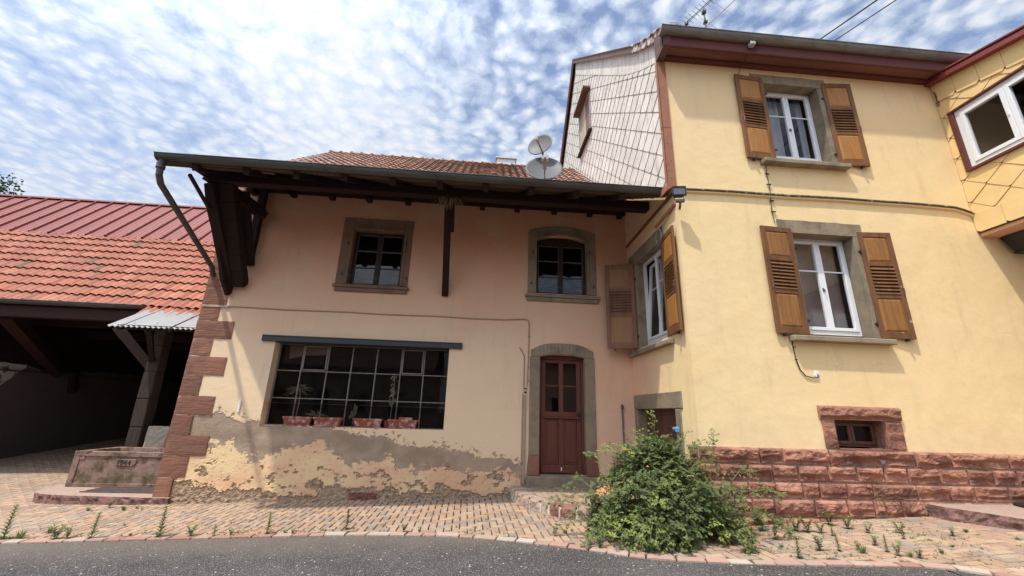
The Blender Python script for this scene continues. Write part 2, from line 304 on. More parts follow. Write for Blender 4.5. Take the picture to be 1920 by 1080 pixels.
PV = [(c[0]*.88, c[1]*.86, c[2]*.88) for c in [(.40, .27, .18), (.43, .295, .195), (.36, .25, .175), (.45, .33, .22), (.34, .26, .19), (.41, .27, .18), (.38, .285, .21), (.30, .25, .20), (.46, .315, .20), (.42, .30, .215)]]
m_paver = mat('concrete_paver', (.4, .3, .2), .92, rndcol=PV, rnd=.10, var=[(1.1, (.37, .30, .22), .48, .8), (26, (.24, .19, .145), .56, .85), (.7, (.44, .30, .21), .5, .8)], bump=[(70, .4)], spec=.15)
m_sand = mat('joint_sand', (.055, .043, .030), .98, var=[(8, (.05, .055, .025), .5, .75), (20, (.16, .13, .09), .55, .8)], bump=[(60, .4)], spec=.1)
m_kerb = mat('pink_kerb_stone', (.5, .3, .25), .9, rndcol=[(.36, .225, .175), (.40, .29, .23), (.37, .24, .19), (.32, .18, .14), (.44, .36, .295), (.38, .265, .205)], rnd=.08, var=[(18, (.36, .26, .20), .55, .8)], bump=[(40, .5)], spec=.15)
def leaf_mat(name, c1, c2, c3, tr=.25):
    m = bpy.data.materials.new(name); m.use_nodes = True; t = NT(m.node_tree); b = t.n['Principled BSDF']
    a = t.node('ShaderNodeAttribute', attribute_name='rnd'); r = t.node('ShaderNodeValToRGB')
    e = r.color_ramp.elements; e[0].color = (*c1, 1); e[1].color = (*c3, 1); e[1].position = 1; n = e.new(.55); n.color = (*c2, 1)
    t.l.new(a.outputs['Fac'], r.inputs[0]); t.put(b, 'Base Color', r.outputs[0]); b.inputs['Roughness'].default_value = .55; b.inputs['Specular IOR Level'].default_value = .3
    tl = t.node('ShaderNodeBsdfTranslucent'); t.l.new(r.outputs[0], tl.inputs[0]); mx = t.node('ShaderNodeMixShader'); mx.inputs[0].default_value = tr
    o = t.n['Material Output']; t.l.new(b.outputs[0], mx.inputs[1]); t.l.new(tl.outputs[0], mx.inputs[2]); t.l.new(mx.outputs[0], o.inputs[0])
    return m
m_leaf = leaf_mat('rose_leaf', (.078, .108, .040), (.155, .19, .066), (.30, .35, .08), .3)
m_leafy = leaf_mat('young_leaf', (.085, .15, .04), (.15, .22, .06), (.24, .30, .09))
m_leafd = leaf_mat('dark_leaf', (.025, .05, .02), (.04, .075, .025), (.07, .11, .035))
m_stem = mat('woody_stem', (.12, .085, .05), .9)
m_stemg = mat('green_stem', (.13, .18, .06), .8)
def glass_material(name, tint=(.9, .92, .95), refl=1.5, dust=.0, rough=.01, fac=1.0):
    m = bpy.data.materials.new(name); m.use_nodes = True; t = NT(m.node_tree); t.n.clear()
    o = t.node('ShaderNodeOutputMaterial'); tr = t.node('ShaderNodeBsdfTransparent'); tr.inputs[0].default_value = (*tint, 1)
    gl = t.node('ShaderNodeBsdfGlossy'); gl.inputs['Roughness'].default_value = rough
    f0 = ((refl-1)/(refl+1))**2
    lw = t.node('ShaderNodeLayerWeight'); lw.inputs[0].default_value = .5
    fr = t.node('ShaderNodeMath', operation='MULTIPLY_ADD'); t.l.new(t.math('POWER', lw.outputs['Facing'], 5.0), fr.inputs[0]); fr.inputs[1].default_value = 1-f0; fr.inputs[2].default_value = f0
    tc = t.node('ShaderNodeTexCoord')
    bn = t.node('ShaderNodeBump'); bn.inputs['Strength'].default_value = .05; bn.inputs['Distance'].default_value = .01; t.l.new(t.noise(tc.outputs['Object'], 2.2, 2), bn.inputs['Height']); t.l.new(bn.outputs[0], gl.inputs['Normal'])
    mx = t.node('ShaderNodeMixShader'); t.l.new(t.math('MULTIPLY', fr.outputs[0], fac), mx.inputs[0]); t.l.new(tr.outputs[0], mx.inputs[1]); t.l.new(gl.outputs[0], mx.inputs[2])
    last = mx.outputs[0]
    if dust:
        df = t.node('ShaderNodeBsdfDiffuse'); df.inputs[0].default_value = (.35, .32, .28, 1)
        m2 = t.node('ShaderNodeMixShader'); nz = t.ramp(t.noise(tc.outputs['Object'], 5, 6, .7), .35, .8)
        t.l.new(t.math('MULTIPLY', nz, dust), m2.inputs[0]); t.l.new(last, m2.inputs[1]); t.l.new(df.outputs[0], m2.inputs[2]); last = m2.outputs[0]
    t.l.new(last, o.inputs[0]); return m
m_glass = glass_material('window_glass', refl=1.65)
m_oldglass = glass_material('old_window_glass', (.5, .5, .52), refl=1.7, dust=.02)
m_dirtyglass = glass_material('dusty_workshop_glass', (.72, .72, .72), refl=1.4, dust=.035, fac=.6)

# ------------------------------------------------------------------ mesh helper
class Pl:
    """wall plane: u runs to the right as seen from outside, v is up, d is depth into the wall"""
    def __init__(s, o, u, n): s.o = Vector(o); s.u = Vector(u); s.n = Vector(n); s.v = Vector((0, 0, 1))
    def __call__(s, u, v, d=0): return s.o+s.u*u+s.v*v+s.n*d
FL = Pl((0, 8, 0), (1, 0, 0), (0, 1, 0))               # farmhouse front
FR = Pl((0, 5.69, 0), (1, 0, 0), (0, 1, 0))            # yellow house front
SR = Pl((3, 0, 0), (0, -1, 0), (1, 0, 0))              # yellow house side, u = -y
AN = Pl((8.2, 0, 0), (0, -1, 0), (1, 0, 0))            # annex side
class MB:
    def __init__(s): s.v = []; s.f = []; s.r = []; s.m = []; s.cur = None; s.mi = 0; s.col = None
    def add(s, vs, fs, r=None):
        o = len(s.v); s.v += [tuple(v) for v in vs]
        r = random.random() if r is None else r
        for f in fs: s.f.append([i+o for i in f]); s.r.append(r); s.m.append(s.mi)
        return s
    def hexa(s, p, r=None):     # 8 points: bottom ring 0-3, top ring 4-7
        return s.add(p, [(3, 2, 1, 0), (4, 5, 6, 7), (0, 1, 5, 4), (1, 2, 6, 5), (2, 3, 7, 6), (3, 0, 4, 7)], r)
    def box(s, x0, x1, y0, y1, z0, z1, r=None):
        return s.hexa([(x0, y0, z0), (x1, y0, z0), (x1, y1, z0), (x0, y1, z0), (x0, y0, z1), (x1, y0, z1), (x1, y1, z1), (x0, y1, z1)], r)
    def pbox(s, P, u0, u1, v0, v1, d0, d1, r=None):
        return s.hexa([P(u0, v0, d0), P(u1, v0, d0), P(u1, v0, d1), P(u0, v0, d1), P(u0, v1, d0), P(u1, v1, d0), P(u1, v1, d1), P(u0, v1, d1)], r)
    def bar(s, a, b, w, h, up=(0, 0, 1), r=None, jag=0):
        a = Vector(a); b = Vector(b); d = (b-a).normalized(); sd = d.cross(Vector(up)).normalized(); u = sd.cross(d)
        n = 1 if not jag else 6
        r = random.random() if r is None else r
        pr = None
        for k in range(n):
            p0 = a.lerp(b, k/n); p1 = a.lerp(b, (k+1)/n)
            def ring(p, q): return [p-sd*w/2*q-u*h/2*q, p+sd*w/2*q-u*h/2*q, p+sd*w/2*q+u*h/2*q, p-sd*w/2*q+u*h/2*q]
            q0 = pr if pr else 1+jag*(random.random()-.5); q1 = 1+jag*(random.random()-.5); pr = q1
            s.add(ring(p0, q0)+ring(p1, q1), [(0, 1, 2, 3), (7, 6, 5, 4), (1, 0, 4, 5), (2, 1, 5, 6), (3, 2, 6, 7), (0, 3, 7, 4)], r)
        return s
    def tube(s, pts, rad, n=8, r=None, caps=True):
        pts = [Vector(p) for p in pts]; rings = []
        rad = rad if isinstance(rad, (list, tuple)) else [rad]*len(pts)
        prev = None
        for i, p in enumerate(pts):
            d = ((pts[min(i+1, len(pts)-1)]-p).normalized()+(p-pts[max(i-1, 0)]).normalized())
            d = d.normalized() if d.length > 1e-6 else Vector((0, 0, 1))
            if prev is None: a = d.orthogonal().normalized()
            else: a = (prev-d*prev.dot(d)).normalized()
            prev = a; b = d.cross(a)
            rings.append([p+(a*cos(2*pi*k/n)+b*sin(2*pi*k/n))*rad[i] for k in range(n)])
        vs = [v for rg in rings for v in rg]; fs = []
        for i in range(len(rings)-1):
            for k in range(n): fs.append((i*n+k, i*n+(k+1) % n, (i+1)*n+(k+1) % n, (i+1)*n+k))
        if caps: fs.append(tuple(range(n-1, -1, -1))); fs.append(tuple(range((len(rings)-1)*n, len(rings)*n)))
        return s.add(vs, fs, r)
    def lathe(s, c, axis, prof, n=24, r=None, sx=1):
        c = Vector(c); ax = Vector(axis).normalized(); a = ax.cross(Vector((0, 0, 1)))
        a = a.normalized() if a.length > 1e-4 else Vector((1, 0, 0)); b = ax.cross(a)
        vs = []; fs = []
        for (rr, h) in prof:
            for k in range(n): vs.append(c+ax*h+(a*cos(2*pi*k/n)*sx+b*sin(2*pi*k/n))*rr)
        for i in range(len(prof)-1):
            for k in range(n): fs.append((i*n+k, i*n+(k+1) % n, (i+1)*n+(k+1) % n, (i+1)*n+k))
        return s.add(vs, fs, r)
    def prism(s, P, poly, d0, d1, r=None):      # polygon in plane coordinates extruded in depth (d0 outer)
        n = len(poly); vs = [P(u, v, d0) for u, v in poly]+[P(u, v, d1) for u, v in poly]
        fs = [tuple(range(n)), tuple(range(2*n-1, n-1, -1))]+[((k+1) % n, k, n+k, n+(k+1) % n) for k in range(n)]
        return s.add(vs, fs, r)
    def strip(s, P, a, b, d0, d1):      # two polylines of equal length, a filled, extruded band
        for k in range(len(a)-1): s.prism(P, [a[k], a[k+1], b[k+1], b[k]], d0, d1, r=.5)
        return s
    def build(s, name, mt, parent=None, smooth=False, bevel=0, weld=False):
        me = bpy.data.meshes.new(name); me.from_pydata(s.v, [], s.f)
        for x in (mt if isinstance(mt, (list, tuple)) else [mt]): me.materials.append(x)
        at = me.attributes.new('rnd', 'FLOAT', 'FACE'); at.data.foreach_set('value', s.r)
        me.polygons.foreach_set('material_index', s.m)
        if smooth: me.polygons.foreach_set('use_smooth', [True]*len(s.f))
        me.validate(); me.update()
        bm = bmesh.new(); bm.from_mesh(me)
        if weld: bmesh.ops.remove_doubles(bm, verts=bm.verts, dist=1e-4)
        bmesh.ops.recalc_face_normals(bm, faces=bm.faces) if s.cur != 'keep' else None
        bm.to_mesh(me); bm.free()
        o = bpy.data.objects.new(name, me); S.collection.objects.link(o)
        if parent is not None: attach(o, parent)
        if bevel:
            b = o.modifiers.new('bevel', 'BEVEL'); b.width = bevel; b.segments = 1; b.limit_method = 'ANGLE'; b.angle_limit = R(40)
        return o
def world_loc(o):
    v = Vector(o.location); p = o.parent
    while p: v = v+Vector(p.location); p = p.parent
    return v
def attach(o, parent):
    o.parent = parent; o.location = Vector(o.location)-world_loc(parent)
def thing(name, label, cat, loc=(0, 0, 0), group=None):
    o = bpy.data.objects.new(name, None); S.collection.objects.link(o); o.location = loc
    o.empty_display_size = .2; return tag(o, label, cat, group)
def tag(o, label, cat, group=None, kind=None):
    o['label'] = label; o['category'] = cat
    if group: o['group'] = group
    if kind: o['kind'] = kind
    return o
def recenter(o, loc):       # move a top-level mesh object's origin to loc, keeping its shape in place
    loc = Vector(loc); o.data.transform(Matrix.Translation(-loc)); o.location = loc; return o
def wall(mb, P, u0, u1, v0, v1, holes=(), depth=.22, us=(), vs=()):
    U = sorted(set([u0, u1]+[h[0] for h in holes]+[h[1] for h in holes]+list(us)))
    V = sorted(set([v0, v1]+[h[2] for h in holes]+[h[3] for h in holes]+list(vs)))
    U = [u for u in U if u0 <= u <= u1]; V = [v for v in V if v0 <= v <= v1]
    for i in range(len(U)-1):
        for j in range(len(V)-1):
            cu, cv = (U[i]+U[i+1])/2, (V[j]+V[j+1])/2
            if any(h[0] < cu < h[1] and h[2] < cv < h[3] for h in holes): continue
            mb.add([P(U[i], V[j]), P(U[i+1], V[j]), P(U[i+1], V[j+1]), P(U[i], V[j+1])], [(0, 1, 2, 3)], .5)
    for h in holes:
        a, b, c, d = h[:4]
        if len(h) < 5: continue        # only plain plastered openings get reveals; stone surrounds bring their own
        for q in (((a, c), (a, d)), ((a, d), (b, d)), ((b, d), (b, c)), ((b, c), (a, c))):
            (p0, q0), (p1, q1) = q
            mb.add([P(p0, q0, 0), P(p1, q1, 0), P(p1, q1, depth), P(p0, q0, depth)], [(0, 1, 2, 3)], .5)
    return mb
def fb(p, oct=4, h=.9): return noise.fractal(Vector(p), h, 2.1, oct, noise_basis='PERLIN_ORIGINAL')
def interp(tab, x):
    if x <= tab[0][0]: return tab[0][1]
    for (a, b), (c, d) in zip(tab, tab[1:]):
        if x <= c: return b+(d-b)*(x-a)/(c-a)
    return tab[-1][1]
def gz(x, y=6.0):
    z = .115+.042*x+.0013*x*x if x > -6 else -.0902+.02*(x+6)
    if x > 9: z = .115+.042*9+.0013*81+.03*(x-9)
    if y > 10 and x < -5: z += .08*min(y-10, 12)
    return max(min(z, 1.2), -.8)
# ------------------------------------------------------------------ ground, road, paving, kerb
KERB = [(-16, 5.9), (-9, 5.86), (-5.45, 5.88), (-4.48, 5.895), (-3.47, 5.895), (-2.5, 5.89), (-1.6, 5.865), (-.9, 5.79), (-.28, 5.672), (.23, 5.5), (.705, 5.274), (1.283, 4.95), (1.80, 4.62), (2.415, 4.42), (3.115, 4.26), (4.02, 4.09), (4.37, 3.95), (4.55, 3.77), (5.2, 3.0), (6, 1.8)]
def catmull(pts, n=6):
    out = []
    for i in range(len(pts)-1):
        p0 = pts[max(i-1, 0)]; p1 = pts[i]; p2 = pts[i+1]; p3 = pts[min(i+2, len(pts)-1)]
        for k in range(n):
            t = k/n
            out.append(tuple(.5*((2*b)+(-a+c)*t+(2*a-5*b+4*c-d)*t*t+(-a+3*b-3*c+d)*t**3) for a, b, c, d in zip(p0, p1, p2, p3)))
    out.append(pts[-1]); return out
KC = catmull([(float(a), float(b)) for a, b in KERB], 8)
def kerb_y(x):
    for (a, b), (c, d) in zip(KC, KC[1:]):
        if a <= x <= c: return b+(d-b)*(x-a)/(c-a+1e-9)
    return 5.9 if x < 0 else -50
def ground():
    mb = MB(); xs = [-400, -150, -60, -30]+[i*.5 for i in range(-50, 51)]+[30, 60, 150, 400]; ys = [-400, -100, -30, -10, -4]+[i*.5 for i in range(-4, 50)]+[30, 60, 150, 400]
    n = len(ys); vs = [(x, y, gz(max(min(x, 14), -25), y)-.03-(0.35 if abs(x) > 25 or y > 25 or y < -3 else 0)) for x in xs for y in ys]
    mb.add(vs, [(i*n+j, (i+1)*n+j, (i+1)*n+j+1, i*n+j+1) for i in range(len(xs)-1) for j in range(n-1)])
    o = mb.build('ground', m_sand, smooth=True); o['kind'] = 'structure'; o['label'] = 'sandy soil between and beyond the paving'; 
    # road: everything on the camera side of the kerb line
    mb = MB(); pts = [p for p in KC]; pts = [(-60, 5.9)]+pts+[(6.6, -2), (7, -30)]
    vs = []; 
    for i, (x, y) in enumerate(pts):
        cx = x*1.0
        for k in range(9):
            t = k/8; yy = y+(-12-y)*t if i < len(pts)-2 else y
            xx = x-(t*3 if x > 4.3 else 0)
            vs.append((xx, yy-.002, gz(max(min(xx, 14), -25))-.012))
    fs = [(i*9+k, i*9+k+1, (i+1)*9+k+1, (i+1)*9+k) for i in range(len(pts)-1) for k in range(8)]
    mb.add(vs, fs); o = mb.build('road', m_asph, smooth=True); o['kind'] = 'structure'; o['label'] = 'dark worn asphalt road speckled with pale chippings'
    # kerb stones laid flush, following the curve
    mb = MB(); s = 0; L = [0]
    for (a, b), (c, d) in zip(KC, KC[1:]): L.append(L[-1]+hypot(c-a, d-b))
    def at(q):
        for i in range(len(L)-1):
            if q <= L[i+1]:
                t = (q-L[i])/(L[i+1]-L[i]); (a, b), (c, d) = KC[i], KC[i+1]
                n = Vector((-(d-b), c-a)).normalized(); return Vector((a+(c-a)*t, b+(d-b)*t)), n
        return Vector(KC[-1]), Vector((1, 0))
    q = .2
    while q < L[-1]-.4:
        l = random.uniform(.17, .30); w = .115+random.uniform(-.01, .012)
        p0, n0 = at(q+.008); p1, n1 = at(q+l-.008); dz = random.uniform(-.004, .004)
        sk = random.uniform(-.02, .02); tdir = (p1-p0).normalized()*sk
        a, b, c, d = p0, p1, p1+n1*w+tdir, p0+n0*w+tdir
        z = lambda p: gz(p.x)+.006+dz
        e = .01; cen = (a+b+c+d)/4
        top = [p+(cen-p).normalized()*e for p in (a, b, c, d)]
        mb.add([(p.x, p.y, z(p)-.05) for p in (a, b, c, d)]+[(p.x, p.y, z(p)-.006) for p in (a, b, c, d)]+[(p.x, p.y, z(p)) for p in top],
               [(0, 1, 5, 4), (1, 2, 6, 5), (2, 3, 7, 6), (3, 0, 4, 7), (4, 5, 9, 8), (5, 6, 10, 9), (6, 7, 11, 10), (7, 4, 8, 11), (8, 9, 10, 11)])
        q += l
    o = mb.build('kerb', m_kerb); o['kind'] = 'structure'; o['label'] = 'flush row of pink and cream kerb stones edging the road'
ground()
def paving():
    mb = MB(); u = .1; ang = R(1.5); ca, sa = cos(ang), sin(ang)
    def inside(x, y):
        if y < kerb_y(x)+.125: return False
        if x < -13.2 or x > 13: return False
        if x < -12.45 and y > 9: return False
        if y > 18: return False
        if x > -5.25 and y > 8.02: return False
        if x > 2.9 and y > 5.66: return False
        return True
    for i in range(-150, 150):
        for j in range(-40, 200):
            k = (i-j) % 4
            if k == 0: x0, y0, w, h = i*u, j*u, 2*u, u
            elif k == 3: x0, y0, w, h = i*u, j*u, u, 2*u
            else: continue
            cx, cy = x0+w/2, y0+h/2; X = cx*ca-cy*sa; Y = cx*sa+cy*ca
            if not inside(X, Y): continue
            g = .0075; e = .007; dz = random.uniform(-.0022, .0022)+.008*fb((X*.7, Y*.7, 0), 2)*.6; tx = random.uniform(-.012, .012); ty = random.uniform(-.012, .012)
            vs = []
            for (ins, zz) in ((g, -.045), (g, -.006), (g+e, 0)):
                for (px, py) in ((x0+ins, y0+ins), (x0+w-ins, y0+ins), (x0+w-ins, y0+h-ins), (x0+ins, y0+h-ins)):
                    xx = px*ca-py*sa; yy = px*sa+py*ca
                    vs.append((xx, yy, gz(xx, yy)+zz+dz+(px-cx)*tx+(py-cy)*ty))
            mb.add(vs, [(0, 1, 5, 4), (1, 2, 6, 5), (2, 3, 7, 6), (3, 0, 4, 7), (4, 5, 9, 8), (5, 6, 10, 9), (6, 7, 11, 10), (7, 4, 8, 11), (8, 9, 10, 11)])
    o = mb.build('pavement', m_paver); o['kind'] = 'structure'; o['label'] = 'buff and grey herringbone block paving along the houses'
paving()
# ------------------------------------------------------------------ shared building bits
def tiles(mb, prof, x0, x1, c=.34, w=.225, amp=.022, lift=.03, n=6, extra=None, jitter=.006, phase=0, mode='S'):
    """courses of interlocking tiles up a roof profile prof [(y, z)...] from eave to ridge"""
    L = [0]
    for a, b in zip(prof, prof[1:]): L.append(L[-1]+hypot(b[0]-a[0], b[1]-a[1]))
    def at(s):
        for i in range(len(L)-1):
            if s <= L[i+1] or i == len(L)-2:
                t = (s-L[i])/(L[i+1]-L[i]); a, b = prof[i], prof[i+1]; d = Vector((0, b[0]-a[0], b[1]-a[1])).normalized()
                return Vector((0, a[0]+(b[0]-a[0])*t, a[1]+(b[1]-a[1])*t)), Vector((0, -d.z, d.y)), d
    def wave(t):
        t = t % 1
        if mode == 'S': return amp*(.5-.5*cos(2*pi*t))
        return amp*(.5-.5*cos(4*pi*t))
    s = 0; k = 0
    nt = int((x1-x0)/w)
    while s < L[-1]-.02:
        s1 = min(s+c*1.06, L[-1]); p0, n0, d0 = at(s); p1, n1, d1 = at(s1)
        for i in range(nt):
            xa = x0+i*w; j = random.uniform(-jitter, jitter); j2 = random.uniform(-jitter, jitter)*.5
            vs = []
            for q in range(n+1):
                xx = xa+w*q/n*.995; h = wave(q/n+phase)
                a = p0-d0*(j*2)+n0*(lift+h+j2); b = p1+n1*(h+.002); e = p0-d0*(j*2)+n0*(h+j2+lift-.018)
                vs += [(xx, a.y, a.z), (xx, b.y, b.z), (xx, e.y, e.z)]
            fs = []
            for q in range(n): o = q*3; fs += [(o, o+3, o+4, o+1), (o+2, o+5, o+3, o)]
            mb.add(vs, fs)
        s += c; k += 1
    return mb
def halfpipe(mb, x0, x1, y, z, r, n=10, thick=.006, seg=None, ends=True):
    """half-round gutter along x, open side up, with beads and joints"""
    prof = [(y-r*cos(pi*k/n), z-r*sin(pi*k/n)) for k in range(n+1)]
    pin = [(y-(r-thick)*cos(pi*k/n), z-(r-thick)*sin(pi*k/n)) for k in range(n, -1, -1)]
    ring = prof+pin; m = len(ring)
    vs = [(x, a, b) for x in (x0, x1) for a, b in ring]
    fs = [(k, (k+1) % m, m+(k+1) % m, m+k) for k in range(m)]+[tuple(range(m)), tuple(range(2*m-1, m-1, -1))]
    mb.add(vs, fs, .5)
    mb.tube([(x0, y-r-.004, z+.004), (x1, y-r-.004, z+.004)], .010, 6, .5)
    if seg:
        x = x0+seg*.6
        while x < x1:
            for k in range(n): 
                a = pi*k/n; b = pi*(k+1)/n; q = r+.005
                mb.add([(x, y-q*cos(a), z-q*sin(a)), (x+.018, y-q*cos(a), z-q*sin(a)), (x+.018, y-q*cos(b), z-q*sin(b)), (x, y-q*cos(b), z-q*sin(b))], [(0, 1, 2, 3)], .5)
            mb.box(x-.002, x+.02, y-r-.012, y-r+.004, z-.012, z+.012); x += seg
    if ends:
        for x in (x0, x1): mb.add([(x, a, b) for a, b in prof], [tuple(range(n+1))], .5)
    return mb
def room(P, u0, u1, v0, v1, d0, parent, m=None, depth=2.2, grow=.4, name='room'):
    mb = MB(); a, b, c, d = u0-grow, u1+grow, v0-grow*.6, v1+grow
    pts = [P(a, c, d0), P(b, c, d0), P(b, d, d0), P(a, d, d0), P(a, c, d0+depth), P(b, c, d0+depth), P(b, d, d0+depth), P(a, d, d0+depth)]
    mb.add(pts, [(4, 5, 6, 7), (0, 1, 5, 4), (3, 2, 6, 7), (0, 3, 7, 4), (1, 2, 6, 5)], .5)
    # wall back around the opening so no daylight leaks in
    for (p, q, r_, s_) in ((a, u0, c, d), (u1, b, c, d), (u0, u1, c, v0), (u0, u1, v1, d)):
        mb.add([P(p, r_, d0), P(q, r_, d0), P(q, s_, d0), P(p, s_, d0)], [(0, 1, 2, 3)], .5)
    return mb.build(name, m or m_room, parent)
def curtain(P, u0, u1, v0, v1, d, parent, m, waves=7, name='curtain', amp=.025):
    mb = MB(); n = waves*6; vs = []
    for i in range(n+1):
        t = i/n; u = u0+(u1-u0)*t; dd = d+amp*sin(t*waves*2*pi)+.01*sin(t*17)
        vs += [P(u, v0, dd+.01), P(u+.004, v1, dd)]
    mb.add(vs, [(2*i, 2*i+2, 2*i+3, 2*i+1) for i in range(n)], .5)
    return mb.build(name, m, parent, smooth=True)

# ================================================================== FARMHOUSE (left, salmon and beige)
H = thing('farmhouse', 'beige and salmon rendered house with deep timber eave, peeling base and sandstone corner blocks', 'house', (-1, 8, 0))
DO = (1.15, 2.03, .30, 2.66); BW = (-3.85, -.61, 1.21, 2.70); UL = (-2.72, -1.69, 3.89, 5.09); UR = (1.055, 2.12, 3.91, 5.15)
def farmhouse_wall():
    mb = MB(); wall(mb, FL, -5.3, 3.0, 1.6, 6.35, [(DO[0], DO[1], 1.6, DO[3]), (BW[0], BW[1], 1.6, BW[3], 1), UL, UR], .24)
    # gable side and back
    mb.add([(-5.3, 8, -.4), (-5.3, 17.4, -.4), (-5.3, 17.4, 6.0), (-5.3, 12.6, 9.8), (-5.3, 9.95, 7.65), (-5.3, 8, 6.15)], [(0, 1, 2, 3, 4, 5)], .5)
    mb.add([(-5.3, 17.4, -.4), (3, 17.4, -.4), (3, 17.4, 6), (-5.3, 17.4, 6)], [(0, 1, 2, 3)], .5)
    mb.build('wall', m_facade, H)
    # lower wall: layers of paint and render that have flaked off to different depths
    B1 = [(-5.3, 1.30), (-4.94, 1.36), (-4.6, 1.42), (-4.3, 1.30), (-4.13, 1.27), (-3.8, 1.23), (-3.0, 1.2), (-2.6, 1.19), (-2.04, 1.12), (-1.6, 1.0), (-1.28, .98), (-.8, .88), (-.31, .86), (.2, .72), (.57, .70), (.80, .62), (.9, .46), (2.2, .30), (3, .30)]
    B2 = [(-5.3, .62), (-4.8, .72), (-4.52, .86), (-4.18, .86), (-3.87, .60), (-3.5, .72), (-3.27, .80), (-2.95, .90), (-2.7, .93), (-2.45, .70), (-2.2, .60), (-1.79, .62), (-1.5, .66), (-1.2, .58), (-.8, .52), (-.56, .50), (-.2, .56), (.3, .52), (.67, .50), (.9, .42), (3, .2)]
    B3 = [(-5.3, .34), (-4.86, .30), (-4.5, .20), (-4.13, .12), (-3.8, .22), (-3.33, .06), (-2.9, .10), (-2.5, .20), (-2.3, .28), (-1.9, .21), (-1.56, .24), (-1, .17), (-.4, .24), (.1, .16), (.6, .20), (.9, .2), (3, .2)]
    step = .0135
    def line(a, b, cuts):
        pts = [a]+sorted(c for c in cuts if a < c < b)+[b]; out = []
        for p, q in zip(pts, pts[1:]):
            n = max(1, round((q-p)/step)); out += [p+(q-p)*i/n for i in range(n)]
        return out+[b]
    xs = line(-5.3, 3.0, [DO[0], DO[1], BW[0], BW[1]]); zs = line(-.35, 1.6, [BW[2], DO[2]])
    nx, nz = len(xs), len(zs); vs = []; cols = []
    beige = (.80, .61, .40); brown = (.355, .265, .19); yel = (.77, .58, .33); ora = (.70, .44, .27); raw = (.38, .275, .185); pink = (.76, .48, .33)
    for x in xs:
        b1, b2, b3 = interp(B1, x), interp(B2, x), interp(B3, x)
        for z in zs:
            if z > 1.5 and False: pass
            n1 = fb((x*3.1, z*3.6, 1.3), 5, .7); n2 = fb((x*2.7+9, z*3.4, 4.1), 5, .7); n3 = fb((x*4.2, z*6+3, 7.7), 5, .7)
            fl = fb((x*11, z*13, 2.2), 4, .6)
            e1 = (z-b1)+.085*n1+.035*fl; e2 = (z-b2)+.12*n2+.05*fl; e3 = (z-b3)+.11*n3+.05*fl
            right = x > .93
            up = min(1, max(0, (x-.6)/2.2)); bg = [beige[i]*(1-up)+pink[i]*up for i in range(3)]
            if z > 1.595: d = 0; c = bg
            elif e1 > 0 and not (fl > .42 and e1 < .16 and not right):
                d = 0; c = bg; k = min(1, max(0, (.30-e1)/.3))*.22; c = [c[i]*(1-k)+(.62, .46, .27)[i]*k for i in range(3)]
            elif right:
                d = .004; c = (.60, .36, .235)
            elif e2 > 0 and not (n3 > .42 and e2 < .12):
                d = .008+.0015*fl; k = min(1, max(0, .5+n2)); c = [brown[i]*(.85+.3*k) for i in range(3)]
            elif e3 > 0 and not (fb((x*3.6, z*5.5, 11), 5, .6) > .30+.9*max(0, z-b3-.12)) :
                bl = fb((x*14, z*16, 5), 3, .7); d = .004-.0045*max(0, bl)*min(1, (b2-z)*4 if b2 > z else 0)
                k = min(1, max(0, .5+1.4*fb((x*1.2, z*2, 21), 3)+(x+2.5)*.22)); c = [yel[i]*(1-k)+ora[i]*k for i in range(3)]
                q = max(0, bl-.25)*.8; c = [v*(1-q*.5) for v in c]
            else:
                rr = fb((x*15, z*17, 13), 5, .5); d = .020+.014*rr; k = .8+.5*(rr+.3); c = [raw[i]*k for i in range(3)]
                if z < .16 and abs(x+1.9) < .24+.05*rr: c = (.22*k, .095*k, .07*k); d = .010+.02*abs(rr)
            vs.append((x, 8+d-.0, z)); cols.append((*c, 1))
    fs = []
    for i in range(nx-1):
        cx = (xs[i]+xs[i+1])/2
        for j in range(nz-1):
            cz = (zs[j]+zs[j+1])/2
            if BW[0] < cx < BW[1] and cz > BW[2]: continue
            if DO[0] < cx < DO[1] and cz > DO[2]: continue
            a = i*nz+j; fs.append((a, a+nz, a+nz+1, a+1))
    me = bpy.data.meshes.new('wall_base'); me.from_pydata(vs, [], fs); me.materials.append(m_peel)
    at = me.attributes.new('col', 'FLOAT_COLOR', 'POINT'); at.data.foreach_set('color', [v for c in cols for v in c]); me.update()
    o = bpy.data.objects.new('wall_base', me); S.collection.objects.link(o); attach(o, H); o['label'] = 'peeling lower wall with patches of brown, yellow and orange plaster'
    # reveals of the openings that reach below the panel split
    mb = MB()
    mb.add([FL(BW[0], BW[2]), FL(BW[0], 1.6), FL(BW[0], 1.6, .24), FL(BW[0], BW[2], .24)], [(0, 1, 2, 3)]); mb.add([FL(BW[1], BW[2]), FL(BW[1], 1.6), FL(BW[1], 1.6, .24), FL(BW[1], BW[2], .24)], [(0, 1, 2, 3)])
    mb.add([FL(BW[0], BW[2]), FL(BW[1], BW[2]), FL(BW[1], BW[2], .24), FL(BW[0], BW[2], .24)], [(0, 1, 2, 3)])
    mb.build('window_reveal', m_facade, H)
farmhouse_wall()
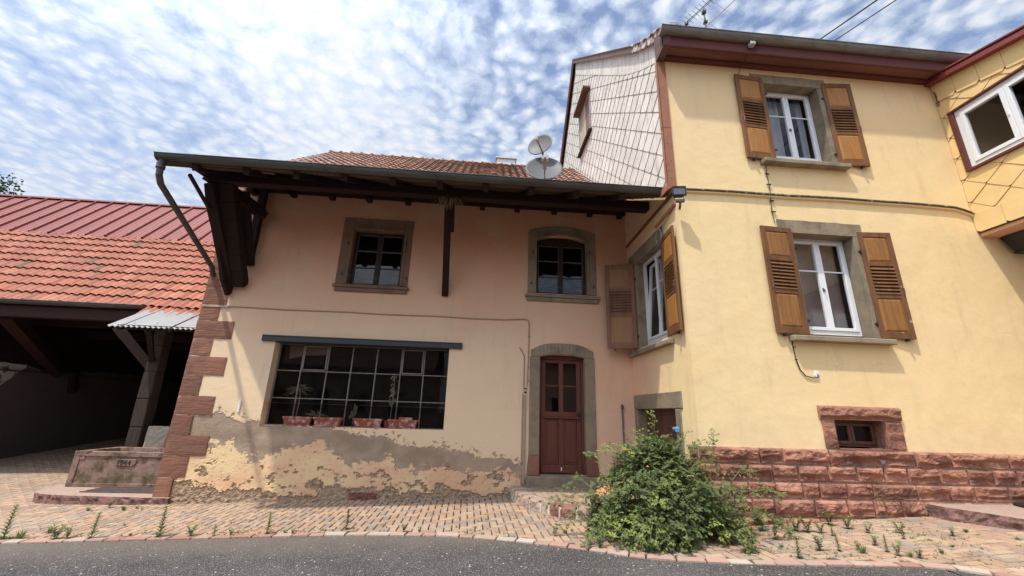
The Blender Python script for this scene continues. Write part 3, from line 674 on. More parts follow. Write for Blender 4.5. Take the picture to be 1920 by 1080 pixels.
def quoins():
    # (z0, z1, right edge)
    Q = [(-.12, .335, -5.06), (.335, .675, -4.89), (.675, 1.01, -4.635), (1.01, 1.345, -4.985), (1.345, 1.675, -4.685), (1.675, 2.03, -4.99), (2.03, 2.37, -4.64), (2.37, 2.70, -4.96), (2.70, 3.04, -4.655), (3.04, 3.30, -4.97), (3.34, 3.70, -4.885), (3.70, 4.03, -4.97), (4.03, 4.375, -5.10), (4.375, 4.7, -5.0), (4.7, 5.05, -4.9), (5.05, 5.4, -5.05), (5.4, 5.8, -4.95)]
    for z0, z1, xr in Q:
        mb = MB(); g = .005; dx = random.uniform(-.012, .006); d = -.014-random.random()*.006
        nx = max(4, int((xr+5.3)/.06)); nz = 6; top = []
        # slightly worn dressed face
        vs = []
        for i in range(nx+1):
            for j in range(nz+1):
                u = -5.318+(xr+5.318)*i/nx; v = z0+g+(z1-z0-2*g)*j/nz
                ed = min(i, nx-i, 1)*min(j, nz-j, 1)
                jx = 0 if 0 < i < nx and 0 < j < nz else fb((u*7, v*7, 3))*.008
                vs.append((u+jx, 8+d+(0 if ed else .006)+.004*fb((u*9, v*14, z0*3)), v+jx*.5))
        fs = [(i*(nz+1)+j, (i+1)*(nz+1)+j, (i+1)*(nz+1)+j+1, i*(nz+1)+j+1) for i in range(nx) for j in range(nz)]
        r = random.random(); mb.add(vs, fs, r)
        mb.box(-5.318, xr-.003, 8+d+.007, 8.2, z0+g, z1-g, r)
        mb.build('corner_block', m_quoin, H)
    mb = MB(); mb.box(-5.31, -5.09, 7.992, 8.2, -.12, 3.3); mb.box(-5.305, -4.8, 7.975, 8.1, 3.30, 3.34)
    mb.build('mortar_bed', m_mortar, H)
quoins()
def big_window():
    mb = MB(); d0, d1 = .205, .24; us = [-3.83, -3.39, -2.91, -2.465, -2.0, -1.53, -1.09, -.62]; vs = [1.215, 1.69, 2.19, 2.69]
    for u in us: mb.pbox(FL, u-.010, u+.010, vs[0], vs[-1], d0, d1)
    for v in vs: mb.pbox(FL, us[0], us[-1], v-.009, v+.009, d0+.002, d1-.002)
    for a, b in ((us[1], us[2]), (us[5], us[6])):       # two opening lights in the top row
        for q in ((a+.018, a+.04, 2.205, 2.67), (b-.04, b-.018, 2.205, 2.67), (a+.018, b-.018, 2.205, 2.225), (a+.018, b-.018, 2.65, 2.67)): mb.pbox(FL, *q, d0-.016, d0+.01)
    f = mb.build('window', m_bar, H, bevel=.003); f['label'] = 'wide steel workshop window of twenty one dusty dark panes'
    mb = MB(); mb.add([FL(us[0], vs[0], .222), FL(us[-1], vs[0], .222), FL(us[-1], vs[-1], .222), FL(us[0], vs[-1], .222)], [(0, 1, 2, 3)]); mb.build('pane', m_dirtyglass, f)
    mb = MB(); mb.pbox(FL, -4.09, -.365, 2.70, 2.812, -.035, .02); mb.pbox(FL, -4.085, -.37, 2.795, 2.812, -.05, -.0); mb.pbox(FL, -4.085, -.37, 2.70, 2.712, -.05, .0); mb.pbox(FL, -3.85, -.61, 2.69, 2.705, .0, .24)
    mb.build('steel_lintel', m_steel, H)
    mb = MB(); random.seed(3)
    mb.add([FL(-3.7, 2.68, .30), FL(-2.95, 2.68, .30), FL(-2.95, 2.52, .30), FL(-3.35, 2.50, .32), FL(-3.68, 2.42, .31)], [(0, 1, 2, 3, 4)])
    mb.build('cloth_strip', m_curtaind, f)
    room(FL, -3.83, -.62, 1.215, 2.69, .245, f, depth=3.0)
big_window()
def arch(u0, u1, v, rise, n=12): return [(u0+(u1-u0)*k/n, v+rise*(1-(2*k/n-1)**2)) for k in range(n+1)]
def dark_window(uw, top_rise, sur, sill, label):
    """old casement: uw opening; sur = outer surround (u0,u1,v1,rise); sill=(u0,u1,v0,v1)"""
    u0, u1, v0, v1 = uw; s0, s1, sv, srise = sur
    mb = MB(); g = .003
    # jambs, with rounded inner moulding
    mb.pbox(FL, s0, u0, v0, v1-.02, -.018, .20); mb.pbox(FL, u1, s1, v0, v1-.02, -.018, .20)
    mb.pbox(FL, u0-.05, u0+.002, v0, v1, -.034, .02); mb.pbox(FL, u1-.002, u1+.05, v0, v1, -.034, .02)
    a = arch(s0, s1, sv, srise); b = arch(s0, s1, v1-.02, 0)
    inner = arch(u0, u1, v1-.02, top_rise); bb = [(s0, v1-.02)]+inner+[(s1, v1-.02)]
    aa = [(s0, sv)]+[(p[0], sv+srise*(1-((2*(p[0]-s0)/(s1-s0))-1)**2)) for p in inner]+[(s1, sv)]
    mb.strip(FL, bb, aa, -.020, .20)
    mb.strip(FL, [(p[0], p[1]-.002) for p in inner], [(p[0], p[1]+.05) for p in inner], -.036, .02)
    su = mb.build('window_surround', m_brownstone if not top_rise else m_greystone, H, bevel=.006)
    mb = MB(); q0, q1, w0, w1 = sill; mb.pbox(FL, q0, q1, w1-.055, w1, -.085, .02); mb.pbox(FL, q0+.03, q1-.03, w0, w1-.055, -.05, .02); mb.pbox(FL, u0, u1, w1-.02, w1+.035, .0, .2)
    mb.build('window_sill', m_brownstone if not top_rise else m_greystone, H, bevel=.008)
    d = .13; mb = MB(); t = .055; cu = (u0+u1)/2; vt = v1-(.02 if not top_rise else .055)
    mb.pbox(FL, u0, u0+t, v0, v1, d, d+.06); mb.pbox(FL, u1-t, u1, v0, v1, d, d+.06); mb.pbox(FL, u0+t, u1-t, v0, v0+t, d, d+.06); mb.pbox(FL, u0+t, u1-t, vt-t, vt+.004, d, d+.06)
    if top_rise: mb.strip(FL, [(p[0], vt) for p in inner], [(p[0], max(vt+.002, p[1]+.01)) for p in inner], d, d+.06)
    mb.pbox(FL, cu-.04, cu+.04, v0+t, vt-t, d-.02, d+.05)
    f = mb.build('window', m_darkframe, H, bevel=.004); f['label'] = label
    mb = MB()
    for a, b in ((u0+t, cu-.04), (cu+.04, u1-t)):
        for q in ((a, a+.012, v0+t, vt-t), (b-.012, b, v0+t, vt-t), (a, b, v0+t, v0+t+.012), (a, b, vt-t-.012, vt-t)): mb.pbox(FL, *q, d+.008, d+.03)
        h = (vt-v0-2*t)/3
        for k in (1, 2): mb.pbox(FL, a, b, v0+t+h*k-.011, v0+t+h*k+.011, d+.01, d+.035)
    mb.build('glazing_bar', m_darkbar, f)
    mb = MB(); mb.add([FL(u0+t, v0+t, d+.035), FL(u1-t, v0+t, d+.035), FL(u1-t, vt-t, d+.035), FL(u0+t, vt-t, d+.035)], [(0, 1, 2, 3)]); mb.build('pane', m_oldglass, f)
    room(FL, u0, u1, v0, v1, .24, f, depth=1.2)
    # iron shutter pins left in the stone
    for (u, v) in ((u0-.11, v0+.18), (u1+.12, v0+.16), (u0-.08, v1-.36), (u1+.05, v1-.3)):
        mb = MB(); mb.tube([FL(u, v, .0), FL(u, v, -.06), FL(u+.01, v+.04, -.06)], .010, 5); mb.build('shutter_pin', m_black, su)
    # washing-line wire in front of the glass
    mb = MB(); mb.tube([FL(u0-.1, v0+.2, -.045), FL(cu, v0+.12, -.05), FL(u1+.12, v0+.19, -.045)], .003, 4); mb.build('wire', m_iron, H)
dark_window(UL, 0, (-2.945, -1.535, 5.323, 0), (-2.965, -1.50, 3.735, 3.87), 'square-headed dark casement window under the eave')
dark_window((UR[0], UR[1], UR[2], 5.12), .11, (.878, 2.315, 5.285, .135), (.83, 2.37, 3.735, 3.87), 'arched dark casement window under the eave')
def door():
    u0, u1, v0, v1 = 1.15, 2.03, .50, 2.62; o0, o1 = .955, 2.225
    mb = MB(); inner = arch(u0, u1, v1, .05); bb = [(o0+.02, v1-.0)]+inner+[(o1-.02, v1)]
    def outer(u): 
        t = (2*(u-o0)/(o1-o0))-1; return 2.72+.17*(1-abs(t)**3.2)
    aa = [(o0+.02, 2.745)]+[(p[0], outer(p[0])) for p in inner]+[(o1-.02, 2.745)]
    mb.strip(FL, bb, aa, -.03, .20)
    mb.pbox(FL, o0, u0, .83, v1-.003, -.028, .2, .3); mb.pbox(FL, u1, o1, .83, v1-.003, -.028, .2, .6)
    mb.build('door_surround', m_greystone, H, bevel=.008)
    mb = MB(); mb.prism(FL, [(o0-.03, .49), (u0, .49), (u0, .827), (o0+.0, .827)], -.035, .2); mb.build('jamb_foot', m_quoin, H, bevel=.008)
    mb = MB(); mb.prism(FL, [(u1, .49), (o1+.06, .49), (o1+.03, .60), (o1, .827), (u1, .827)], -.035, .2)
    mb.build('jamb_foot', m_quoin, H, bevel=.008)
    mb = MB(); mb.pbox(FL, o0-.04, o1+.05, .29, .485, -.10, .25); mb.build('doorstep', m_greystone, H, bevel=.02)
    d = .12; mb = MB(); t = .085; cu = (u0+u1)/2+.0
    mb.pbox(FL, u0, u0+.045, v0, v1+.05, d, d+.07); mb.pbox(FL, u1-.045, u1, v0, v1+.05, d, d+.07); mb.strip(FL, [(p[0], v1-.03) for p in inner], [(p[0], p[1]+.01) for p in inner], d, d+.07)
    a0, a1 = u0+.05, u1-.05; e = d+.015
    mb.pbox(FL, a0, a0+t, v0+.01, v1-.035, e, e+.05); mb.pbox(FL, a1-t, a1, v0+.01, v1-.035, e, e+.05)
    mb.pbox(FL, a0+t, a1-t, v1-.10, v1-.035, e+.001, e+.05); mb.pbox(FL, a0+t, a1-t, 1.51, 1.60, e+.001, e+.05); mb.pbox(FL, a0+.03, a1-.03, 1.475, 1.51, e-.022, e+.05)
    mb.pbox(FL, a0+t, a1-t, v0+.01, v0+.16, e+.001, e+.05); mb.pbox(FL, a0-.0, a1, v0+.02, v0+.155, e-.02, e+.001)
    mb.pbox(FL, cu-.045, cu+.045, 1.60, v1-.10, e+.002, e+.05); mb.pbox(FL, cu-.05, cu+.05, v0+.16, 1.475, e+.002, e+.05)
    hz = (1.60+v1-.10)/2+.02
    mb.pbox(FL, a0+t, cu-.045, hz-.015, hz+.015, e+.003, e+.05); mb.pbox(FL, cu+.045, a1-t, hz-.015, hz+.015, e+.003, e+.05)
    dr = mb.build('door', m_door, H, bevel=.005); dr['label'] = 'oxblood painted wooden door with four dark panes over two panels'
    mb = MB()
    for a, b in ((a0+t, cu-.05), (cu+.05, a1-t)):
        mb.pbox(FL, a, b, v0+.16, 1.475, e+.03, e+.045); mb.pbox(FL, a+.04, b-.04, v0+.20, 1.43, e+.018, e+.03)
    mb.build('door_panel', m_door, dr, bevel=.006)
    mb = MB(); mb.add([FL(a0+t, 1.6, e+.03), FL(a1-t, 1.6, e+.03), FL(a1-t, v1-.1, e+.03), FL(a0+t, v1-.1, e+.03)], [(0, 1, 2, 3)]); mb.build('pane', m_oldglass, dr)
    mb = MB(); mb.pbox(FL, a1-.062, a1-.022, 1.42, 1.60, e-.014, e); mb.tube([FL(a1-.042, 1.56, e), FL(a1-.042, 1.56, e-.05), FL(a1-.12, 1.555, e-.055)], .010, 6); mb.build('handle', m_black, dr)
    mb = MB(); mb.pbox(FL, cu-.012, cu+.006, v0+.06, v0+.12, e-.024, e-.019); mb.build('number_tag', m_filler, dr)
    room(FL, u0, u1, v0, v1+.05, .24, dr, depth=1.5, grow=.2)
    mb = MB(); mb.pbox(FL, u0-.01, u1+.01, v0-.03, v0+.0, .0, .24); mb.build('threshold', m_greystone, H)
door()
# --- roof, eave timber, gutter
PROF = [(5.93, 5.17), (8.0, 6.27), (9.95, 7.73), (12.6, 9.88)]
def farmhouse_roof():
    random.seed(11)
    mb = MB(); tiles(mb, PROF[:2], -5.2, 2.98, c=.335, w=.21, amp=.030, lift=.034, n=6); tiles(mb, PROF[1:], -5.45, 2.98, c=.335, w=.21, amp=.034, lift=.038, n=6)
    rf = mb.build('tiled_roof', m_tile, H)
    mb = MB(); mb.add([(-5.45, 12.6, 9.88), (3, 12.6, 9.88), (3, 17.8, 5.6), (-5.45, 17.8, 5.6)], [(0, 1, 2, 3)]); mb.build('rear_slope', m_tile, H)
    mb = MB(); x = -5.5; 
    while x < 2.9:
        dz = random.uniform(-.008, .008)
        pts = [(x, 12.62, 9.86+dz), (x+.37, 12.62, 9.845+dz)]; mb.tube(pts, [.105, .088], 10); mb.tube([(x-.01, 12.62, 9.865+dz), (x+.05, 12.62, 9.865+dz)], .122, 10); x += .345
    mb.build('ridge_tile', m_tile, rf, smooth=False)
    # underside boarding of laths and battens seen from the street
    mb = MB()
    for k in range(2):
        (y0, z0), (y1, z1) = PROF[k], PROF[k+1]; mb.add([(-5.2, y0+.03, z0-.045), (2.98, y0+.03, z0-.045), (2.98, y1, z1-.045), (-5.2, y1, z1-.045)], [(0, 1, 2, 3)])
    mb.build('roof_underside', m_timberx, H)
    mb = MB()
    for k in range(9):
        t = (k+.3)/9; y = 5.96+t*2.0; z = 5.115+(y-5.96)*.531
        x = -5.15-.3*random.random()*0
        mb.bar((-5.18+random.random()*.1, y, z), (2.98, y+random.uniform(-.01, .01), z), .045, .022, r=random.random())
        if k in (0, 1): mb.bar((-5.25+.3*k, y+.06, z+.0), (-3.9+.3*k, y+.09, z+.004), .07, .02)
    mb.build('roof_batten', m_lath, H)
    for i, x in enumerate([-4.62+.76*k for k in range(11)]):
        if x > 2.95: break
        mb = MB(); mb.bar((x, 6.0+.02*(i % 3), 5.085), (x, 8.05, 6.165), .10, .12, jag=.1); mb.build('rafter', m_timber, H)
    mb = MB(); mb.bar((-4.90, 6.78, 5.34), (2.99, 6.78, 5.34), .17, .17, jag=.06); mb.build('purlin', m_timberx, H, bevel=.01)
    mb = MB(); mb.box(-4.9, 2.99, 7.90, 8.05, 5.80, 5.98); mb.build('wall_plate', m_timberx, H, bevel=.01)
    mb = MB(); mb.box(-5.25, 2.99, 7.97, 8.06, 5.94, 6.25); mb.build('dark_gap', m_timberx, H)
    for x in (-4.83, -4.04, -3.26, -2.5, -1.7, -.13, .62, 1.42, 2.2, 2.86):
        mb = MB(); mb.box(x-.055, x+.055, 7.80, 8.05, 5.69, 5.80); mb.build('joist_end', m_timber, H, bevel=.01)
    mb = MB(); mb.box(-5.0, 2.99, 7.93, 8.03, 5.775, 5.83); mb.build('joist_board', m_timberx, H)
    # middle strut with cleat
    mb = MB(); mb.bar((-.776, 8.0, 3.76), (-.745, 6.84, 5.30), .125, .13, jag=.03); st = mb.build('strut', m_timber, H, bevel=.008)
    mb = MB(); mb.bar((-.665, 7.18, 4.78), (-.66, 6.84, 5.26), .07, .10, jag=.1); mb.build('cleat', m_timber, st)
    mb = MB(); random.seed(5)
    for k in range(60):
        a = Vector((-.9+random.random()*.38, 6.72+random.random()*.1, 5.22+random.random()*.07)); b = a+Vector((random.uniform(-.12, .12), random.uniform(-.06, .03), -random.uniform(.06, .24))); mb.tube([a, a.lerp(b, .5)+Vector((0, -.02, .0)), b], .0035, 3)
    mb.build('straw_nest', m_dead, st)
    # heavy left bracket group
    mb = MB(); mb.bar((-4.70, 7.97, 3.74), (-4.63, 6.82, 5.30), .25, .20, jag=.04); mb.build('strut', m_timber, H, bevel=.012)
    mb = MB(); mb.bar((-4.86, 8.0, 3.58), (-4.95, 6.9, 5.20), .06, .24, jag=.8); mb.bar((-4.845, 7.98, 3.75), (-4.84, 6.75, 5.24), .16, .26, jag=.25); mb.build('torn_board', m_timber, H)
    mb = MB(); mb.bar((-4.62, 7.92, 4.2), (-4.62, 7.92, 5.9), .13, .12, up=(0, 1, 0), jag=.1); mb.build('wall_post', m_timber, H)
    mb = MB(); mb.bar((-4.60, 7.94, 4.15), (-4.56, 7.2, 5.35), .17, .10, jag=.08); mb.build('inner_strut', m_timber, H)
    mb = MB(); mb.bar((-5.0, 6.55, 5.44), (-4.55, 7.9, 5.27), .15, .16, jag=.15); mb.build('tie_beam', m_timber, H, bevel=.01)
    mb = MB(); mb.bar((-4.98, 6.75, 5.40), (-4.28, 7.55, 5.02), .15, .16, jag=.12); mb.build('knee_brace', m_timber, H, bevel=.01)
    mb = MB(); mb.bar((-4.82, 6.2, 5.06), (-5.02, 7.97, 4.5), .045, .05, jag=.1); mb.build('thin_strut', m_greywood, H)
    mb = MB(); halfpipe(mb, -5.17, 2.99, 5.955, 5.215, .085, seg=.98); g = mb.build('gutter', m_gutter, H)
    mb = MB()
    mb.tube([(-5.09, 5.965, 5.15), (-5.09, 5.965, 5.04)], .052, 12); mb.tube([(-5.09, 5.965, 5.05), (-5.09, 5.965, 5.0)], .060, 12)
    mb.tube([(-5.09, 5.965, 5.02), (-5.09, 5.98, 4.90), (-5.10, 6.07, 4.79), (-5.22, 7.86, 4.05), (-5.24, 7.93, 3.98), (-5.25, 8.0, 3.93)], .046, 12)
    mb.build('downpipe', m_gutter, H, smooth=False)
    mb = MB(); random.seed(8)
    for k in range(46):
        x = -5.1+random.random()*1.5; p = Vector((x, 5.98+random.random()*.08, 5.245+random.random()*.025)); mb.bar(p, p+Vector((random.uniform(-.08, .08), .01, random.uniform(0, .02))), .03, .014)
    mb.build('roof_debris', m_dead, H)
farmhouse_roof()
def farmhouse_pipes():
    mb = MB(); y = 7.985
    pts = [(-5.34, y, 3.335), (-5.0, y, 3.325)]+[(-5.0+k*.6, y, 3.315+.008*sin(k*2.1)) for k in range(1, 10)]+[(.84, y, 3.345), (.905, y, 3.33), (.925, y, 3.25), (.925, y, 2.6), (.905, y, 2.05)]
    mb.tube(pts, .0105, 6)
    for p in pts[2:11]: mb.bar((p[0]-.012, y, p[2]+.03), (p[0]-.012, y, p[2]-.02), .03, .02)
    for z in (3.0, 2.7, 2.4, 2.15): mb.bar((.905, y, z), (.945, y, z), .02, .025)
    mb.tube([(.745, y, 2.78), (.80, y, 2.70), (.845, y, 2.60), (.845, y, 2.02)], .0115, 6)
    mb.build('copper_conduit', m_pipe, H)
    mb = MB(); mb.tube([(.875, y-.015, 1.87), (.875, y-.015, .33)], .017, 8); mb.build('grey_pipe', m_pipeg, H)
    mb = MB(); mb.tube([(.83, y, 1.9), (.83, y, .3)], .011, 6); mb.build('copper_conduit', m_pipe, H)
    mb = MB(); mb.bar((.875, y-.02, 2.08), (.875, y-.02, 1.88), .03, .04); mb.bar((.84, y-.03, 2.0), (.91, y-.03, 2.0), .02, .02); mb.bar((.85, y-.03, 1.93), (.9, y-.03, 1.93), .02, .03); mb.build('valve', m_black, H)
farmhouse_pipes()
t_ = MB(); t_.pbox(FL, -4.262, -4.228, 1.42, 1.62, -.02, -.001); t_.pbox(FL, -4.25, -4.24, 1.44, 1.60, -.024, -.02)
tag(recenter(t_.build('thermometer', m_filler, bevel=.004), (-4.245, 7.98, 1.52)), 'small slim cream thermometer fixed to the wall left of the wide workshop window', 'thermometer')
# --- planters on the workshop window ledge and dead plants behind the glass
def planter(x0, x1, label, extra=None):
    t = thing('planter', label, 'planter', ((x0+x1)/2, 8.1, 1.21), 'terracotta trough planters on the window ledge')
    mb = MB(); z0, z1 = 1.235, 1.37; y0, y1 = 8.03, 8.17; b = .018
    def ring(z, i): return [(x0+i, y0+i, z), (x1-i, y0+i, z), (x1-i, y1-i, z), (x0+i, y1-i, z)]
    R_ = [ring(z0, .03), ring(1.335, .012), ring(1.335, .0), ring(z1, 0), ring(z1, .014), ring(1.34, .022)]
    vs = [p for r in R_ for p in r]; fs = [(3, 2, 1, 0)]
    for k in range(len(R_)-1): fs += [(k*4+i, k*4+(i+1) % 4, (k+1)*4+(i+1) % 4, (k+1)*4+i) for i in range(4)]
    mb.add(vs, fs); mb.build('box', m_terra, t, bevel=.004)
    mb = MB(); mb.add(ring(1.35, .02), [(0, 1, 2, 3)]); mb.build('soil', m_sand, t)
    mb = MB(); mb.box(x0+.01, x1-.0, 8.025, 8.175, 1.212, 1.234); mb.build('saucer', m_terra, t, bevel=.004)
planter(-3.49, -2.99, 'leftmost terracotta planter, beside the window reveal')
planter(-2.955, -2.46, 'second terracotta planter from the left, close beside the leftmost one')
planter(-2.25, -1.74, 'third terracotta planter, directly left of the dark red round pot')
planter(-1.635, -1.10, 'rightmost terracotta planter, with a small terracotta brick on it')
mb = MB(); mb.lathe((-1.655, 8.12, 1.212), (0, 0, 1), [(.0, 0), (.05, 0), (.068, .14), (.06, .145), (.055, .12), (0, .12)], 16)
tag(recenter(mb.build('flower_pot', m_redpot, smooth=False), (-1.655, 8.12, 1.212)), 'dark red round pot squeezed between the third and fourth planters', 'flower pot')
mb = MB(); mb.box(-1.44, -1.20, 8.05, 8.13, 1.366, 1.412); tag(recenter(mb.build('small_brick', m_terra, bevel=.004), (-1.32, 8.09, 1.366)), 'small terracotta brick lying on the rightmost planter', 'brick')
def dead_plant(x, y, z0, h, kind, label):
    t = thing('dead_plant', label, 'dried plant', (x, y, z0), 'dried plants behind the workshop glass'); mb = MB(); random.seed(int(abs(x)*100))
    mb.tube([(x, y, z0), (x+.02, y, z0+h*.6), (x, y, z0+h)], [.012, .01, .008], 6); mb.build('stem', m_dead, t)
    mb = MB()
    if kind == 'palm':
        for k in range(16):
            a = random.uniform(0, 2*pi); L = random.uniform(.16, .26); c = Vector((x, y, z0+h)); up = random.uniform(-.3, .9)
            d = Vector((cos(a), sin(a)*.6, up)).normalized(); pts = [c+d*L*q-Vector((0, 0, .22*L*q*q*4*.35)) for q in (0, .35, .7, 1)]
            mb.tube(pts, .003, 3)
            for q in range(9):
                b = c+d*L*(.25+q*.09)-Vector((0, 0, .3*L*(.25+q*.09)**2)); sd = d.cross(Vector((0, 0, 1))).normalized()
                for s in (-1, 1):
                    e = b+sd*s*.07+d*.06-Vector((0, 0, .03)); mb.add([b, b+d*.012, e], [(0, 1, 2)])
    elif kind == 'sword':
        for k in range(15):
            a = random.uniform(0, 2*pi); L = random.uniform(.16, .32); c = Vector((x, y, z0+h*.5)); d = Vector((cos(a), sin(a)*.5, random.uniform(.25, 1.1))).normalized(); sd = d.cross(Vector((0, 1, 0))).normalized()*.014
            p = [c+d*L*q-Vector((0, 0, .5*L*q*q)) for q in (0, .4, .75, 1)]
            mb.add([p[0]-sd, p[0]+sd, p[1]-sd*1.2, p[1]+sd*1.2, p[2]-sd, p[2]+sd, p[3]], [(0, 1, 3, 2), (2, 3, 5, 4), (4, 5, 6)])
    else:
        for k in range(26):
            c = Vector((x+random.uniform(-.05, .05), y+random.uniform(-.03, .03), z0+h*random.uniform(.45, 1))); e = c+Vector((random.uniform(-.06, .06), 0, -random.uniform(.04, .1))); mb.add([c, c+Vector((.02, 0, -.02)), e, e+Vector((-.015, 0, .02))], [(0, 1, 2, 3)])
    mb.build('foliage', m_dead, t)
dead_plant(-3.42, 8.42, 1.25, .62, 'palm', 'dried palm with feathery fronds behind the left panes')
dead_plant(-3.02, 8.36, 1.25, .25, 'sword', 'dried bushy plant with long sword leaves behind the second planter')
dead_plant(-2.35, 8.38, 1.25, .38, 'wilt', 'short wilted dry stem behind the glass, left of the third planter')
dead_plant(-1.66, 8.36, 1.25, .95, 'wilt', 'tall withered stem with hanging brown leaves above the dark red pot')
# ================================================================== SATELLITE DISHES, ROOF CAP
def dish(name_label, c, nrm, rad, foot, arm_dir, mastlow):
    t = thing('satellite_dish', name_label, 'satellite dish', foot, 'satellite dishes on the farmhouse roof')
    c = Vector(c); n = Vector(nrm).normalized(); mb = MB(); prof = []
    for k in range(9): q = k/8; prof.append((rad*q, .16*rad*q*q))
    prof += [(rad*1.012, .16*rad-.004), (rad*1.0, .16*rad-.02)]+[(rad*q, .16*rad*q*q-.018) for q in (.8, .5, .2, 0)]
    mb.lathe(c, n, prof, 40); mb.build('reflector', m_dish, t, smooth=True)
    a = Vector(arm_dir); a = (a-n*a.dot(n)).normalized(); low = c+a*rad*.93+n*(.16*rad); foc = c+n*rad*.95-a*rad*.02-a*(-.25*rad)
    mb = MB(); mb.bar(c+a*rad*.9-n*.01, low+n*.02, .03, .02); mb.bar(low, foc, .028, .022); mb.build('feed_arm', m_rust, t)
    return t, c, n, a, foc
D1 = dish('larger lower satellite dish, round and facing the street', (1.20, 8.02, 6.80), (-.10, -1, .42), .415, (1.2, 8.2, 6.4), (0, 0, -1), 0)
t, c, n, a, foc = D1
mb = MB()
for dx in (-.045, .05): q = foc+Vector((dx, 0, 0)); mb.tube([q+n*.02+Vector((0, 0, -.02)), q-n*.09], .028, 8); mb.bar(q+Vector((0, 0, -.05)), q+Vector((0, 0, .03)), .05, .05, up=(0, 1, 0))
mb.build('receiver', m_lnb, t)
mb = MB(); mb.tube([(1.2, 8.25, 6.3), (1.2, 8.25, 7.35)], .025, 8); mb.tube([(1.2, 8.25, 6.8), (1.2, 8.08, 6.8)], .04, 8); mb.build('mast', m_iron, t)
D2 = dish('smaller upper satellite dish, tilted sideways above the larger one', (1.13, 8.1, 7.50), (-.62, -1, .22), .30, (1.2, 8.25, 7.3), (.35, 0, -1), 0)
t, c, n, a, foc = D2
mb = MB(); mb.tube([foc+n*.03, foc-n*.08], .03, 8); mb.bar(foc+Vector((0, 0, -.045)), foc+Vector((0, 0, .05)), .055, .06, up=(0, 1, 0)); mb.build('receiver', m_lnb, t)
mb = MB(); mb.tube([(1.2, 8.25, 7.25), (1.2, 8.25, 7.6)], .022, 8); mb.bar((1.2, 8.25, 7.45), tuple(c-n*.02), .05, .07); mb.build('mast', m_iron, t)
mb = MB(); mb.box(.16, .90, 12.5, 12.95, 10.12, 10.16); mb.box(.2, .86, 12.55, 12.9, 9.8, 10.12)
o = mb.build('chimney_cap', [m_alu], bevel=.005); tag(recenter(o, (.5, 12.7, 9.8)), 'flat silver metal cap poking above the farmhouse roof ridge', 'chimney cap')
def crumbs():
    random.seed(12); mb = MB()
    for k in range(260):
        x = random.uniform(-4.9, .7); y = 7.99-abs(random.gauss(0, .07)); r = random.uniform(.004, .016); z = gz(x)+.004; a = random.random()*6
        p = [Vector((x+r*cos(a+q)*random.uniform(.7, 1.3), y+r*sin(a+q), z)) for q in (0, 1.6, 3.1, 4.7)]; t = Vector((x, y, z+r*.9)); mb.add(p+[t], [(0, 1, 4), (1, 2, 4), (2, 3, 4), (3, 0, 4)])
    o = mb.build('plaster_crumbs', mat('plaster_crumb', (.40, .30, .20), .95, rnd=.35)); tag(o, 'crumbs of fallen plaster along the foot of the peeling wall', 'rubble', kind='stuff')
crumbs()
# ================================================================== YELLOW HOUSE (right)
Y = thing('yellow_house', 'tall yellow rendered house with brown shutters, red stone plinth and shingled gable', 'house', (7, 5.69, 0))
LW = (4.87, 5.90, 2.79, 4.45); UW = (4.84, 5.86, 5.83, 7.40); BS = (4.975, 5.72, 1.215, 1.60)
SW = (-7.54, -6.37, 2.80, 4.48); HT = (-7.85, -6.31, .2, 1.69)
GW = (-11.62, -10.36, 9.85, 11.35)
def yellow_walls():
    mb = MB()
    wall(mb, FR, 3.0, 14.0, -.3, 7.78, [LW, UW, BS], .22)
    wall(mb, SR, -8.2, -5.69, -.3, 5.6, [SW, HT], .22)
    # gable wall above and behind
    mb.add([(3, 5.69, 5.6), (3, 8.2, 5.6), (3, 8.2, 5.0), (3, 18.5, 5.0), (3, 18.5, 7.6), (3, 12.15, 14.0), (3, 6.3, 8.45), (3, 5.69, 7.9)], [tuple(range(8))], .5)
    mb.add([(3, 18.5, -.3), (14, 18.5, -.3), (14, 18.5, 7.6), (3, 18.5, 7.6)], [(0, 1, 2, 3)], .5)
    mb.build('wall', m_yellow, Y)
    # rounded stucco nosing of the corner
    mb = MB(); pts = []
    for k in range(24): z = 1.2+k*.172; pts.append((3.012+.006*fb((z, 1, 1)), 5.702+.006*fb((z, 5, 1)), z))
    mb.tube([(p[0]+.012, p[1]+.012, p[2]) for p in pts], .024, 8); mb.build('corner_bead', m_yellow, Y, smooth=True)
yellow_walls()
